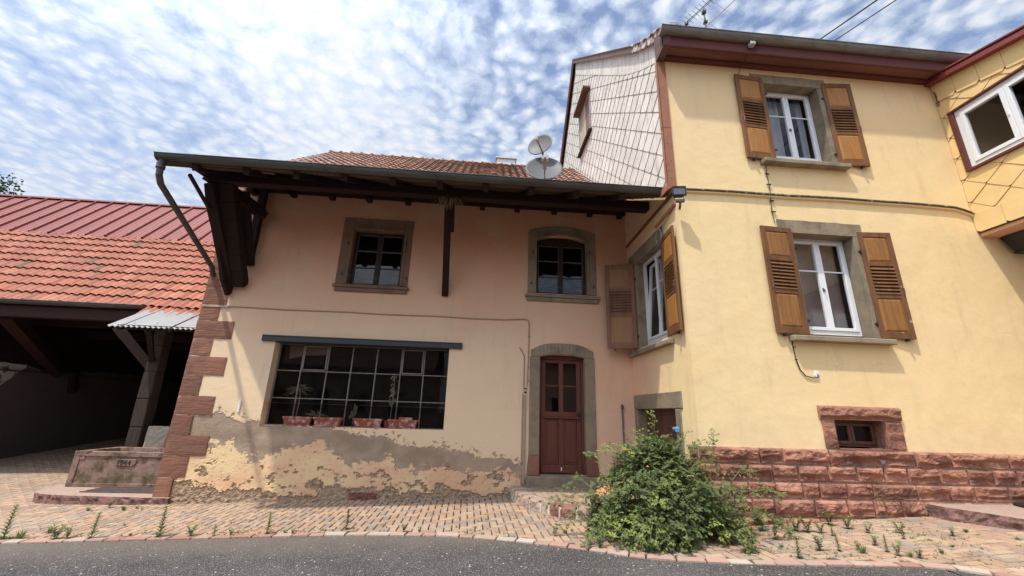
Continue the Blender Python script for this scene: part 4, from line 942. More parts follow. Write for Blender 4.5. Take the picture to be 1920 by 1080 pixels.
def rockstone(mb, P, u0, u1, v0, v1, d, bulge, r, g=.011, sub=.022):
    nu = max(3, int((u1-u0)/sub)); nv = max(3, int((v1-v0)/sub)); sd = random.random()*50; vs = []
    split = random.uniform(.25, .6)
    for i in range(nu+1):
        for j in range(nv+1):
            a, b = i/nu, j/nv; u = u0+g+(u1-u0-2*g)*a; v = v0+g+(v1-v0-2*g)*b
            e = min(a*(u1-u0), (1-a)*(u1-u0))/.03; f = min(b*(v1-v0), (1-b)*(v1-v0))/.03
            edge = min(1, min(e, f))
            q = fb((u*4.2, v*6.5, sd), 5, .75); q2 = noise.noise(Vector((u*3+sd, v*2, 7)))
            # the lower half is split back under a conchoidal ridge
            brk = max(0, min(1, ((split+.20*q2+.1*q)-b)*5))
            h = bulge*edge**.5*(.78+.75*q)-brk*bulge*.95*edge
            vs.append(P(u+.004*q, v, d-h))
    fs = [(i*(nv+1)+j, (i+1)*(nv+1)+j, (i+1)*(nv+1)+j+1, i*(nv+1)+j+1) for i in range(nu) for j in range(nv)]
    mb.add(vs, fs, r)
    # returns into the mortar
    for idx in ([i*(nv+1) for i in range(nu+1)], [i*(nv+1)+nv for i in range(nu+1)], list(range(nv+1)), [nu*(nv+1)+j for j in range(nv+1)]):
        p = [vs[i] for i in idx]; q = [v+P.n*.06 for v in p]; n = len(p)
        mb.add(p+q, [(k, k+1, n+k+1, n+k) for k in range(n-1)], r)
def plinth():
    random.seed(21); rows = [(1.002, 1.213), (.79, 1.0), (.589, .788), (.374, .587), (.16, .372)]
    fixed = {0: [2.96, 3.80, 4.125, 4.79, 6.04, 6.58, 7.45], 1: [2.95, 3.18, 3.61, 3.95, 4.31, 4.73, 5.15, 5.54, 5.88, 6.34, 6.77, 7.15, 7.52], 2: [2.95, 3.35, 3.58, 3.95, 4.33, 4.56, 4.95, 5.32, 5.95, 6.42, 6.80, 7.3], 3: [2.95, 3.22, 3.6, 3.9, 4.45, 4.9, 5.28, 5.67, 6.2, 6.7, 7.2]}
    mb = MB()
    for k, (v0, v1) in enumerate(rows):
        us = list(fixed.get(k, [2.95, 3.3]))
        while us[-1] < 13.5: us.append(us[-1]+random.uniform(.35, .62)*(1.5 if k == 0 else 1))
        for a, b in zip(us, us[1:]):
            rockstone(mb, FR, a, b, v0, v1, -.02-.012*k-(.015 if k == 0 else 0), .042 if k else .050, random.random(), sub=.016 if a < 8.5 else .06)
    p = mb.build('plinth', m_sandrough, Y)
    mb = MB(); mb.pbox(FR, 2.965, 13.8, -.3, 1.205, -.012, .0); mb.pbox(FR, 2.96, 13.8, -.3, .60, -.030, .0); mb.build('plinth_mortar', m_mortar, Y)
    # the courses return a short way round the corner
    mb = MB()
    for k, (v0, v1) in enumerate(rows[:4]): rockstone(mb, SR, -5.98-.1*(k % 2), -5.70, v0, v1, -.01-.012*k, .02, random.random())
    mb.build('plinth_return', m_sandrough, Y)
plinth()
def basement_window():
    random.seed(4); mb = MB(); rockstone(mb, FR, 4.755, 6.00, 1.60, 1.79, -.03, .045, .3, sub=.016); mb.pbox(FR, 4.765, 5.99, 1.605, 1.785, -.028, .2)
    mb.build('rough_lintel', m_sandrough, Y)
    for a, b in ((4.79, 4.98), (5.715, 5.985)):
        mb = MB(); rockstone(mb, FR, a, b, 1.215, 1.60, -.025, .022, .6, sub=.016); mb.pbox(FR, a+.006, b-.006, 1.22, 1.598, -.023, .2); mb.build('rough_jamb', m_sandrough, Y)
    mb = MB(); mb.pbox(FR, 4.98, 5.74, 1.195, 1.222, -.05, .2); mb.pbox(FR, 5.52, 5.66, 1.222, 1.235, .02, .10); mb.build('stone_sill', m_quoin, Y)
    d = .16; mb = MB(); u0, u1, v0, v1 = 4.98, 5.74, 1.24, 1.595; cu = 5.34; t = .035
    for q in ((u0, u0+t, v0, v1), (u1-t, u1, v0, v1), (u0+t, u1-t, v0, v0+t), (u0+t, u1-t, v1-t, v1)): mb.pbox(FR, *q, d, d+.05)
    for a, b in ((u0+t, cu), (cu+.004, u1-t)):
        for q in ((a, a+.045, v0+t, v1-t), (b-.045, b, v0+t, v1-t), (a+.045, b-.045, v0+t, v0+t+.04), (a+.045, b-.045, v1-t-.04, v1-t)): mb.pbox(FR, *q, d-.018, d+.03)
    f = mb.build('window', m_brownwin, Y, bevel=.004); f['label'] = 'small brown two-light basement window in a rough red stone surround'
    mb = MB(); mb.add([FR(u0+t, v0+t, d+.01), FR(u1-t, v0+t, d+.01), FR(u1-t, v1-t, d+.01), FR(u0+t, v1-t, d+.01)], [(0, 1, 2, 3)]); mb.build('pane', m_oldglass, f)
    room(FR, 4.98, 5.72, 1.22, 1.59, .225, f, depth=1.0, grow=.2)
basement_window()
def shutter(P, hu, w, v0, v1, side, ang, mf, mp, d=-.03, label=None, spread=False):
    """hinged at hu; side=+1 opens to the right of the hinge; ang = degrees off the wall"""
    a = R(ang); P2 = Pl(P(hu, 0, d), P.u*cos(a)*side-P.n*sin(a), P.n*cos(a)+P.u*sin(a)*side)
    t = .036; s = .075; mb = MB(); H_ = v1-v0
    q = [v0, v0+.10, v0+.36*H_, v0+.36*H_+.075, v0+.665*H_, v0+.665*H_+.07, v1-.085, v1]
    mb.pbox(P2, 0, s, v0, v1, 0, t); mb.pbox(P2, w-s, w, v0, v1, 0, t)
    for k in (0, 2, 4, 6): mb.pbox(P2, s, w-s, q[k], q[k+1], .001, t-.001)
    o = mb.build('shutter', mf, Y, bevel=.004)
    if label: o['label'] = label
    for k in (1, 5):
        mb = MB(); a0, a1, b0, b1 = s, w-s, q[k], q[k+1]; i = .035
        mb.pbox(P2, a0, a1, b0, b1, .013, .023)
        vs = [P2(a0+.008, b0+.008, .013), P2(a1-.008, b0+.008, .013), P2(a1-.008, b1-.008, .013), P2(a0+.008, b1-.008, .013), P2(a0+i, b0+i, .002), P2(a1-i, b0+i, .002), P2(a1-i, b1-i, .002), P2(a0+i, b1-i, .002)]
        mb.add(vs, [(0, 1, 5, 4), (1, 2, 6, 5), (2, 3, 7, 6), (3, 0, 4, 7), (4, 5, 6, 7)]); mb.build('shutter_panel', mp, o)
    mb = MB(); n = 8; b0, b1 = q[3], q[4]
    for k in range(n):
        v = b0+(b1-b0)*(k+.5)/n; h = (b1-b0)/n*.62
        mb.hexa([P2(s, v-h, -.008), P2(w-s, v-h, -.008), P2(w-s, v-h+.010, -.008), P2(s, v-h+.010, -.008), P2(s, v+h-.010, t), P2(w-s, v+h-.010, t), P2(w-s, v+h, t), P2(s, v+h, t)])
    mb.pbox(P2, s, w-s, b0, b1, t-.004, t-.001); mb.build('louvre', mf, o)
    for v in (v0+.22, v1-.34):
        mb = MB(); mb.tube([P(hu, v-.035, -.01), P(hu, v+.035, -.01)], .014, 6); mb.pbox(P, hu-.045 if side > 0 else hu, hu if side > 0 else hu+.045, v-.012, v+.012, -.03, 0); mb.build('hinge', m_black, o)
    mb = MB(); mb.pbox(P2, w*.72, w*.72+.03, v0-.035, v0+.002, -.02, t+.01); mb.build('shutter_catch', m_black, o)
    mb = MB(); mb.tube([P2(w-.03, v0+.40*H_, -.004), P2(w-.03, v0+.405*H_, -.03), P2(w-.03, v0+.455*H_, -.03), P2(w-.03, v0+.46*H_, -.004)], .006, 5); mb.build('pull', m_iron, o)
    return o
def white_window(P, u0, u1, v0, v1, d, label, cur, tilt=0, parent=None, grow=.8):
    parent = parent or Y; t = .045; mb = MB(); cu = (u0+u1)/2
    for q in ((u0, u0+t, v0, v1), (u1-t, u1, v0, v1), (u0+t, u1-t, v0, v0+t+.02), (u0+t, u1-t, v1-t, v1)): mb.pbox(P, *q, d, d+.06)
    f = mb.build('window', m_white, parent, bevel=.004); f['label'] = label
    for k, (a, b) in enumerate(((u0+t+.002, cu+.012), (cu+.014, u1-t-.002))):
        mb = MB(); s = .052; P2 = P; c0, c1 = v0+t+.022, v1-t-.002; e = d-.016
        if tilt and k == tilt-1:
            th = R(5); P2 = Pl(P(0, c0, e), P.u, P.n); P2.v = Vector((0, 0, 1))*cos(th)+P.n*sin(th); P2.n = P.n*cos(th)-Vector((0, 0, 1))*sin(th); c1 -= c0; c0 = 0; e = 0.0; c1 -= .0
        for q in ((a, a+s, c0, c1), (b-s, b, c0, c1), (a+s, b-s, c0, c0+s), (a+s, b-s, c1-s, c1)):
            mb.pbox(P2, *q, e, e+.05)
        zb = c1-s-(c1-c0-2*s)*.34; mb.pbox(P2, a+s, b-s, zb-.011, zb+.011, e+.012, e+.035)
        sh = mb.build('sash', m_white, f, bevel=.004)
        mb = MB(); mb.add([P2(a+s, c0+s, e+.028), P2(b-s, c0+s, e+.028), P2(b-s, c1-s, e+.028), P2(a+s, c1-s, e+.028)], [(0, 1, 2, 3)]); mb.build('pane', m_glass, sh)
        if k == 0:
            mb = MB(); zc = c0+(c1-c0)*.44; mb.pbox(P2, b-.034, b-.012, zc-.03, zc+.03, e-.008, e+.002); mb.tube([P2(b-.023, zc, e), P2(b-.023, zc, e-.03), P2(b-.023, zc-.05, e-.032)], .007, 6); mb.build('handle', m_iron, sh)
    room(P, u0, u1, v0, v1, max(d+.065, .225), f, m_roomlight, depth=2.6, grow=grow)
    for (a, b, m) in cur: curtain(P, u0+(u1-u0)*a, u0+(u1-u0)*b, v0-.2, v1+.05, d+.22, f, m, waves=max(2, int((b-a)*11)))
    return f
def stone_trim(P, lint, jl, jr, sill, op, sdeep=.13):
    mb = MB(); u0, u1, v0, v1 = lint; n = 10; random.seed(int(abs(u0)*10))
    top = [(u0+(u1-u0)*k/n, v1+random.uniform(-.006, .006)) for k in range(n+1)]
    mb.strip(P, [(u, v0) for u, _ in top], top, -.014, .2); mb.build('lintel', m_greystone, Y, bevel=.004)
    for (a, b) in (jl, jr): mb = MB(); mb.pbox(P, a, b, op[2], lint[2]-.003, -.012, .2, random.random()); mb.build('jamb', m_greystone, Y, bevel=.006)
    mb = MB(); a, b, c, e = sill; mb.hexa([P(a, c, -sdeep), P(b, c, -sdeep), P(b, c, .0), P(a, c, .0), P(a, e-.012, -sdeep), P(b, e-.012, -sdeep), P(b, e+.01, .21), P(a, e+.01, .21)]) ; mb.build('sill', m_greystone, Y, bevel=.01)
stone_trim(FR, (4.635, 6.075, 4.45, 4.675), (4.68, 4.87), (5.90, 6.08), (4.52, 6.11, 2.685, 2.775), LW)
stone_trim(FR, (4.605, 6.03, 7.40, 7.59), (4.66, 4.84), (5.86, 6.04), (4.53, 6.06, 5.675, 5.765), UW)
stone_trim(SR, (-7.90, -6.24, 4.48, 4.73), (-7.87, -7.54), (-6.37, -6.22), (-7.93, -6.16, 2.665, 2.75), SW, sdeep=.10)
white_window(FR, 4.88, 5.895, 2.85, 4.46, .19, 'white two-sash window with grey net curtains, lower storey', [(0, .55, m_curtain), (.82, 1.0, m_curtaind)])
white_window(FR, 4.85, 5.855, 5.90, 7.41, .19, 'white two-sash window with pale curtains, upper storey', [(0, .52, m_curtain), (.88, 1.0, m_curtain)])
white_window(SR, -7.54, -6.39, 2.86, 4.48, .145, 'white window tilted ajar on the side wall', [(.35, 1, m_curtain)], tilt=1, grow=.35)
shutter(FR, 4.845, .535, 2.79, 4.52, -1, 4, m_shutw, m_shutwp, label='left shutter of the lower front window, weathered with peeling edge')
shutter(FR, 5.975, .525, 2.79, 4.53, 1, 5, m_shutw, m_shutwp, label='right shutter of the lower front window, weathered')
shutter(FR, 4.82, .545, 5.77, 7.50, -1, 4, m_shut, m_shutp, label='left shutter of the upper front window, glossy')
shutter(FR, 5.945, .525, 5.77, 7.50, 1, 5, m_shut, m_shutp, label='right shutter of the upper front window, glossy')
shutter(SR, -6.33, .575, 2.80, 4.49, 1, 6, m_shut, m_shutp, label='near shutter of the side window, sunlit golden')
shutter(SR, -7.60, .565, 2.80, 4.52, -1, 70, m_shutg, m_shutshadep, label='far shutter of the side window, shaded and standing off the wall')
def hatch():
    mb = MB(); mb.pbox(SR, -8.0, -6.07, 1.69, 1.945, -.02, .2); mb.build('hatch_lintel', m_greystone, Y, bevel=.012)
    mb = MB(); mb.pbox(SR, -7.995, -7.85, .25, 1.687, -.018, .2, .2); mb.build('hatch_jamb', m_greystone, Y, bevel=.012); mb = MB(); mb.pbox(SR, -6.31, -6.13, .25, 1.687, -.018, .2, .7); mb.build('hatch_jamb', m_greystone, Y, bevel=.012)
    mb = MB(); u = -7.85
    while u < -6.32: w = random.uniform(.15, .2); mb.pbox(SR, u+.004, min(u+w, -6.31), .2, 1.69, .15+random.random()*.01, .18); u += w
    mb.build('hatch_door', m_hatch, Y, bevel=.003)
hatch()
def cornice():
    mb = MB(); x0, x1 = 2.86, 13.5
    pr = [(5.69, 7.70), (5.645, 7.70), (5.63, 7.715), (5.61, 7.715), (5.60, 7.74), (5.61, 7.765), (5.69, 7.765)]
    def ext(mb, pr, a, b): n = len(pr); mb.add([(a, y, z) for y, z in pr]+[(b, y, z) for y, z in pr], [tuple(range(n)), tuple(range(2*n-1, n-1, -1))]+[(k, (k+1) % n, n+(k+1) % n, n+k) for k in range(n)])
    ext(mb, pr, 2.99, x1); mb.build('bed_moulding', m_redwood, Y)
    mb = MB(); x = x0
    while x < x1: w = random.uniform(2.2, 2.9); ext(mb, [(5.62, 7.762), (5.385, 7.762), (5.385, 7.78), (5.62, 7.78)], x+.004, min(x+w, x1)); x += w
    mb.build('soffit', m_soffit, Y)
    mb = MB(); ext(mb, [(5.40, 7.70), (5.375, 7.70), (5.36, 7.715), (5.36, 7.93), (5.40, 7.95)], x0, x1); mb.build('fascia', m_redwood, Y, bevel=.004)
    mb = MB(); mb.add([(2.86, 5.69, 7.66), (2.86, 5.37, 7.70), (2.86, 5.34, 7.98), (2.86, 5.69, 8.22), (2.99, 5.69, 7.66), (2.99, 5.37, 7.70), (2.99, 5.34, 7.98), (2.99, 5.69, 8.22)], [(0, 1, 2, 3), (7, 6, 5, 4), (0, 4, 5, 1), (1, 5, 6, 2), (2, 6, 7, 3), (3, 7, 4, 0)]); mb.build('eave_return', m_verge, Y)
    mb = MB(); halfpipe(mb, 2.80, 13.5, 5.33, 8.005, .10, n=12, seg=.60); mb.build('gutter', m_gutter2, Y)
    # roof
    prof = [(5.32, 8.01), (6.6, 9.02), (12.15, 14.35)]
    mb = MB(); tiles(mb, prof, 2.90, 13.4, c=.35, w=.25, amp=.03, lift=.02, n=4); mb.build('tiled_roof', m_tile, Y)
    mb = MB(); mb.add([(2.9, 12.15, 14.36), (13.5, 12.15, 14.36), (13.5, 19, 7.2), (2.9, 19, 7.2)], [(0, 1, 2, 3)]); mb.build('rear_slope', m_tile, Y)
    # verge boards
    def vb(mb, pts, h, th=.035, x=2.885):
        for (a, b), (c, d) in zip(pts, pts[1:]):
            mb.hexa([(x, a, b-h), (x+th, a, b-h), (x+th, c, d-h), (x, c, d-h), (x, a, b), (x+th, a, b), (x+th, c, d), (x, c, d)])
            mb.hexa([(x-.02, a, b), (x+.14, a, b), (x+.14, c, d), (x-.02, c, d), (x-.02, a, b+.03), (x+.14, a, b+.03), (x+.14, c, d+.03), (x-.02, c, d+.03)])
    mb = MB(); vb(mb, [(6.75, 9.17), (9.3, 11.62), (12.15, 14.36)], .17); mb.build('verge_board', m_verge, Y)
    mb = MB(); vb(mb, [(5.33, 8.12), (5.95, 8.52), (6.4, 8.87), (6.75, 9.17)], .17); mb.build('verge_board', m_vergepeel, Y)['label'] = 'verge board end with peeling white paint'
    mb = MB(); vb(mb, [(12.15, 14.36), (19, 7.2)], .18); mb.build('verge_board', m_verge, Y)
cornice()
def clip(poly, nx, ny, c):      # keep nx*u+ny*v <= c
    out = []
    for i in range(len(poly)):
        p, q = poly[i], poly[(i+1) % len(poly)]; a, b = nx*p[0]+ny*p[1]-c, nx*q[0]+ny*q[1]-c
        if a <= 0: out.append(p)
        if (a < 0 < b) or (b < 0 < a): t = a/(a-b); out.append((p[0]+(q[0]-p[0])*t, p[1]+(q[1]-p[1])*t))
    return out
def shingles(mb, P, u0, u1, v0, v1, hu, hv, planes, hole=None, d=-.012, gap=.0055, off=(0, 0), cut=.16, lift=.020):
    h = 1.0; nu = int((u1-u0)/hu)+3; nv = int((v1-v0)/hv)+3
    for j in range(-1, nv):
        for i in range(-1, nu):
            if (i+j) % 2: continue
            cu, cv = u0+off[0]+i*hu, v0+off[1]+j*hv; k = hu*cut; ku, e = hu-gap, hv-gap
            poly = [(cu-k*.5, cv-e+k*.4), (cu+k*.5, cv-e+k*.4), (cu+ku, cv), (cu, cv+e), (cu-ku, cv)]
            for pl in planes:
                if poly: poly = clip(poly, *pl)
            if len(poly) < 3: continue
            parts = [poly]
            if hole:
                q = poly; parts = []
                for pl, inv in (((1, 0, hole[0]), (-1, 0, -hole[0])), ((-1, 0, -hole[1]), (1, 0, hole[1])), ((0, 1, hole[2]), (0, -1, -hole[2])), ((0, -1, -hole[3]), (0, 1, hole[3]))):
                    a = clip(q, *pl) if len(q) > 2 else []
                    if len(a) > 2: parts.append(a)
                    q = clip(q, *inv) if len(q) > 2 else []
            tl0 = random.uniform(-.003, .003); rr = random.random()
            for poly in parts:
              n = len(poly); tl = tl0
              def dd(u, v): return d-(lift*(cv+e-v)/(2*e))+tl*(u-cu)/ku
              vs = [P(u, v, dd(u, v)) for u, v in poly]+[P(u, v, dd(u, v)+.008) for u, v in poly]
              mb.add(vs, [tuple(range(n))]+[(q, (q+1) % n, n+(q+1) % n, n+q) for q in range(n)], rr)
    return mb
def gable():
    random.seed(31); mb = MB()
    # planes in (u=-y, v=z)
    front = [((6.6), 8.40), ((11.96), 13.52)]
    # lower edge line of the verge course: z = 9.246+.972*(y-7.587)
    planes = [(1, 0, -5.70), (0, -1, -5.0), (.972, 1, 9.246-.972*7.587+0.0), (0, 1, 14)]
    planes = [(1, 0, -5.70), (0, -1, -5.0), (.972, 1, 1.872+.34), (-.531, -1, -2.02), (-1.05, 1, 13.55+1.05*-12.15*-1*0+0)]
    # rear side plane: z <= 13.75-1.05*(y-12.15)  ->  with u=-y : z - 1.05*u <= 13.75+1.05*12.15
    planes[4] = (-1.05, 1, 13.75+1.05*12.15)
    GH = (GW[0]-.02, GW[1]+.02, GW[2], GW[3])
    shingles(mb, SR, -18.4, -5.6, 5.0, 14.2, .276, .2275, planes, hole=GH, off=(.05, -.02)); 
    g = mb.build('shingle_cladding', m_slate, Y)
    mb = MB(); mb.add([(2.992, 5.7, 5.12), (2.992, 6.0, 5.24), (2.992, 8.0, 6.3), (2.992, 10, 7.7), (2.992, 18.4, 7.5), (2.992, 12.15, 14.1), (2.992, 6.6, 8.8), (2.992, 5.7, 8.1)], [(0, 1, 2, 3, 4, 5)]); mb.build('cladding_backing', m_verge, Y)
    # tall course below the verge, following its sprocketed curve
    lo = lambda y: interp([(5.70, 7.72), (5.94, 7.92), (6.3, 8.17), (6.68, 8.46), (7.1, 8.80), (7.59, 9.235), (11.96, 13.49), (12.15, 13.67)], y)
    hi = lambda y: interp([(5.45, 8.10), (5.95, 8.45), (6.4, 8.80), (6.75, 9.08), (12.15, 14.30)], y)
    mb = MB(); y = 5.47
    while y < 12.1:
        w = .235; a, b = y+.004, min(y+w-.004, 12.15); sk = .12
        la, lb = lo(max(a, 5.7))-(.0 if a > 5.7 else .0), lo(max(b, 5.7))
        if b < 5.72: la, lb = hi(a)-.22+0*a, hi(b)-.27
        P_ = [(-a, la), (-b, lb), (-b, hi(b)), (-a, hi(a))]
        if a >= 5.72 or True: 
            r = random.random(); vs = [SR(P_[0][0], P_[0][1], -.034), SR(P_[1][0], P_[1][1], -.030), SR(P_[2][0], P_[2][1], -.02), SR(P_[3][0], P_[3][1], -.02)]
            bk = [v+Vector((.012, 0, 0)) for v in vs]; mb.add(vs+bk, [(0, 1, 2, 3), (0, 1, 5, 4), (1, 2, 6, 5), (3, 0, 4, 7)], r)
        y += w
    # rear verge course
    mb.build('verge_shingle', m_slate, Y)
    # gable window
    u0, u1, v0, v1 = GW; mb = MB()
    mb.pbox(SR, u0-.06, u1+.10, v1-.0, v1+.06, -.26, .0); mb.build('window_hood', m_verge, Y)
    mb = MB(); mb.hexa([SR(u0-.08, v0-.10, -.13), SR(u1+.14, v0-.10, -.13), SR(u1+.14, v0-.06, .0), SR(u0-.08, v0-.06, .0), SR(u0-.08, v0-.05, -.14), SR(u1+.14, v0-.05, -.14), SR(u1+.14, v0-.0, .0), SR(u0-.08, v0-.0, .0)]); mb.build('window_sill', m_greywood, Y)
    mb = MB(); mb.pbox(SR, u0-.05, u0, v0, v1, -.06, .02); mb.build('side_strip', m_gutter2, Y); mb = MB(); mb.pbox(SR, u1, u1+.04, v0, v1, -.05, .02); mb.build('side_strip', m_gutter2, Y)
    mb = MB(); mb.pbox(SR, u0, u0+.05, v0, v1, -.045, .15); mb.pbox(SR, u1-.05, u1, v0, v1, -.045, .15); mb.pbox(SR, u0, u1, v0, v0+.05, -.04, .15); mb.pbox(SR, u0, u1, v1-.05, v1, -.04, .15)
    cu = (u0+u1)/2; mb.pbox(SR, cu-.05, cu+.05, v0+.05, v1-.05, -.03, .02)
    f = mb.build('gable_window', m_curtain, Y); f['label'] = 'small window with a dark hood high in the shingled gable'
    mb = MB(); mb.pbox(SR, u0+.05, cu-.05, v0+.05, v1-.05, -.02, -.0); mb.build('cream_blind', mat('cream_blind', (.45, .33, .19), .8, bump=[(20, .3)]), f)
    mb = MB(); mb.pbox(SR, cu+.05, u1-.05, v0+.05, v1-.05, -.02, .0); mb.build('brown_panel', mat('brown_board', (.20, .10, .06), .7), f)
    # metal corner strip
    mb = MB(); mb.box(2.872, 3.012, 5.660, 5.685, 6.26, 7.66); mb.box(2.872, 2.885, 5.665, 5.76, 6.26, 7.66); mb.box(2.876, 3.010, 5.663, 5.685, 5.19, 6.275); mb.box(2.876, 2.889, 5.668, 5.76, 5.19, 6.275)
    cs = mb.build('corner_strip', m_copper, Y)
    mb = MB()
    for z in (5.3, 5.42, 5.62, 5.95, 6.4, 6.75, 7.1, 7.45): mb.lathe((2.94+random.uniform(-.02, .02), 5.661, z), (0, -1, 0), [(.010, 0), (.007, .004), (0, .005)], 8)
    mb.build('nail_head', m_gutter2, cs)
    mb = MB(); mb.hexa([(2.84, 5.66, 5.05), (3.0, 5.66, 5.16), (3.0, 5.9, 5.16), (2.84, 5.9, 5.05), (2.86, 5.66, 5.19), (3.01, 5.66, 5.19), (3.01, 5.9, 5.19), (2.86, 5.9, 5.19)]); mb.build('corner_flashing', m_copper, Y)
gable()
def sidewall_bits():
    # sloping battens and lead stub on the return wall under the farmhouse eave
    mb = MB(); mb.bar((2.985, 5.80, 5.06), (2.985, 7.95, 5.02), .03, .05, jag=.2); mb.build('wall_batten', m_soffit, Y)
    mb = MB(); mb.bar((2.99, 5.72, 4.86), (2.90, 6.30, 4.70), .03, .05); mb.build('bracket_arm', m_copper, Y)
    mb = MB(); pts = [(2.94, 6.30-.0+.11*cos(a), 4.52+.14*sin(a)) for a in [k*pi/8 for k in range(-6, 12)]]; mb.tube(pts, .008, 5)
    mb.tube([(2.97, 6.2, 4.66), (2.98, 6.15, 4.3), (2.975, 6.1, 4.15)], .006, 5); mb.build('cable_loop', m_pipeg, Y)
sidewall_bits()
def front_cables():
    mb = MB(); pts = [(3.10, 5.655, 5.09)]+[(3.4+k*.5, 5.655, 5.10+.006*sin(k*1.7)+k*.004) for k in range(8)]+[(7.55, 5.655, 5.115), (7.85, 5.655, 5.105), (8.0, 5.655, 5.07), (8.12, 5.655, 5.03), (8.17, 5.65, 5.0)]
    mb.tube(pts, .022, 7); mb.build('cable_duct', m_grime, Y)
    mb = MB(); mb.tube([(p[0], p[1]+.015, p[2]-.030) for p in pts], .018, 6); mb.build('stucco_fillet', m_yellow, Y)
    mb = MB(); y = 5.675
    mb.tube([(4.42, 5.38, 7.84), (4.42, 5.50, 7.70), (4.40, 5.66, 7.62), (4.385, y, 7.5)], .006, 5)
    mb.build('thin_cable', m_cable, Y); mb = MB()
    mb.tube([(4.63, y, 5.76), (4.60, y, 5.5), (4.615, y, 5.3), (4.60, y, 5.05), (4.58, y, 4.8), (4.60, y, 4.6)], .006, 5)
    for z in (5.5, 5.3, 5.0, 4.8): mb.bar((4.57, y-.006, z), (4.64, y-.006, z), .02, .015)
    mb.build('thin_cable', m_cable, Y); mb = MB()
    mb.tube([(4.56, y, 2.76), (4.55, y, 2.6), (4.57, y, 2.42), (4.60, y, 2.28), (4.67, y, 2.19), (4.78, y, 2.165), (4.86, y, 2.175), (4.865, y, 2.22)], .008, 5)
    for z in (2.6, 2.42): mb.bar((4.55, y-.008, z), (4.58, y-.008, z), .02, .015)
    mb.build('thin_cable', m_cable, Y)
    mb = MB(); mb.prism(FR, [(4.81, 2.20), (4.85, 2.18), (4.90, 2.21), (4.89, 2.26), (4.85, 2.27), (4.83, 2.26)], -.006, .0); mb.build('filler_patch', m_filler, Y)
front_cables()
# floodlight, sensor, antenna, overhead cables
t = thing('floodlight', 'small black floodlight on a bracket at the upper corner of the yellow house', 'floodlight', (3.03, 5.69, 4.95))
P2 = Pl((2.94, 5.47, 4.93), Vector((1, -.18, 0)).normalized(), Vector((.18, 1, -.25)).normalized()); P2.v = Vector((0, 0, 1))
mb = MB(); mb.hexa([P2(-.095, -.065, 0), P2(.095, -.065, 0), P2(.06, -.05, .09), P2(-.06, -.05, .09), P2(-.095, .065, 0), P2(.095, .065, 0), P2(.06, .05, .09), P2(-.06, .05, .09)]); 
for q in ((-.105, .105, .06, .078), (-.105, .105, -.078, -.06), (-.105, -.088, -.06, .06), (.088, .105, -.06, .06)): mb.pbox(P2, *q, -.022, .01)
mb.build('housing', m_black, t, bevel=.003)
mb = MB(); mb.pbox(P2, -.088, .088, -.06, .06, -.008, -.002); mb.build('lens', m_inter, t)
mb = MB(); mb.tube([P2(-.075, -.07, .03), P2(-.075, -.13, .03), P2(.065, -.13, .03), P2(.065, -.07, .03)], .008, 5); mb.pbox(P2, -.05, .08, -.155, -.125, .01, .06); mb.build('bracket', m_iron, t)
mb = MB(); mb.bar(P2(.02, -.14, .04), (3.0, 5.62, 4.70), .03, .03); mb.build('arm', m_rust, t)
t = thing('light_sensor', 'small cream sensor box under the eave of the yellow house, above its upper window', 'sensor', (4.45, 5.36, 7.84))
mb = MB(); mb.box(4.385, 4.475, 5.25, 5.345, 7.80, 7.865); mb.build('box', m_lnb, t, bevel=.008)
mb = MB(); mb.tube([(4.475, 5.30, 7.845), (4.54, 5.30, 7.85)], .014, 6); mb.lathe((4.53, 5.3, 7.85), (1, 0, 0), [(.028, 0), (.02, .04), (.0, .07)], 10); mb.build('probe', m_black, t)
t = thing('television_antenna', 'thin metal television antenna with two crossed booms on the yellow house roof', 'antenna', (6.17, 9.0, 11.2))
mb = MB(); mb.tube([(6.18, 9.0, 11.1), (6.17, 9.0, 13.42)], .026, 8); mb.build('mast', m_gutter2, t)
def boom(a, b, n, l0, l1, r, skip=0):
    a = Vector(a); b = Vector(b); d = (b-a).normalized(); s = d.cross(Vector((0, 0, 1))).normalized(); mb = MB(); mb.tube([a, b], r, 6)
    for k in range(n): p = a.lerp(b, (k+.5)/n); l = l0+(l1-l0)*k/n; mb.tube([p-s*l, p+s*l], .0065, 4)
    return mb, d, s
mb, d, s = boom((5.78, 9.45, 13.30), (6.65, 7.6, 13.34), 17, .20, .17, .014); mb.tube([Vector((5.78, 9.45, 13.24)), Vector((6.65, 7.6, 13.28))], .010, 5); mb.build('directional_boom', m_iron, t)
mb = MB(); p = Vector((5.82, 9.38, 13.26)); mb.lathe(p, (0, 0, 1), [(.0, -.05), (.05, -.04), (.05, .04), (0, .05)], 10); mb.build('balun', m_black, t)
mb = MB()
for sg in (-1, 1):
    for k in range(5):
        q = Vector((5.74, 9.52, 13.28))+Vector((0, 0, sg*(.05+k*.055)))-d*.06*k; mb.tube([q-s*.26, q+s*.26], .006, 4)
    for e in (-.26, 0, .26): mb.tube([Vector((5.74, 9.52, 13.28))+s*e+Vector((0, 0, sg*.04)), Vector((5.74, 9.52, 13.28))+s*e+Vector((0, 0, sg*.28))-d*.25], .005, 4)
mb.build('reflector_grid', m_iron, t)
mb, d, s = boom((6.02, 9.75, 12.90), (7.2, 6.9, 12.94), 6, .42, .36, .016); mb.build('long_boom', m_alu, t)
mb = MB(); mb.box(6.13, 6.22, 8.95, 9.05, 12.86, 12.94); mb.build('clamp', m_black, t); mb = MB(); mb.box(6.12, 6.22, 8.95, 9.05, 13.24, 13.34); mb.build('clamp', m_black, t)
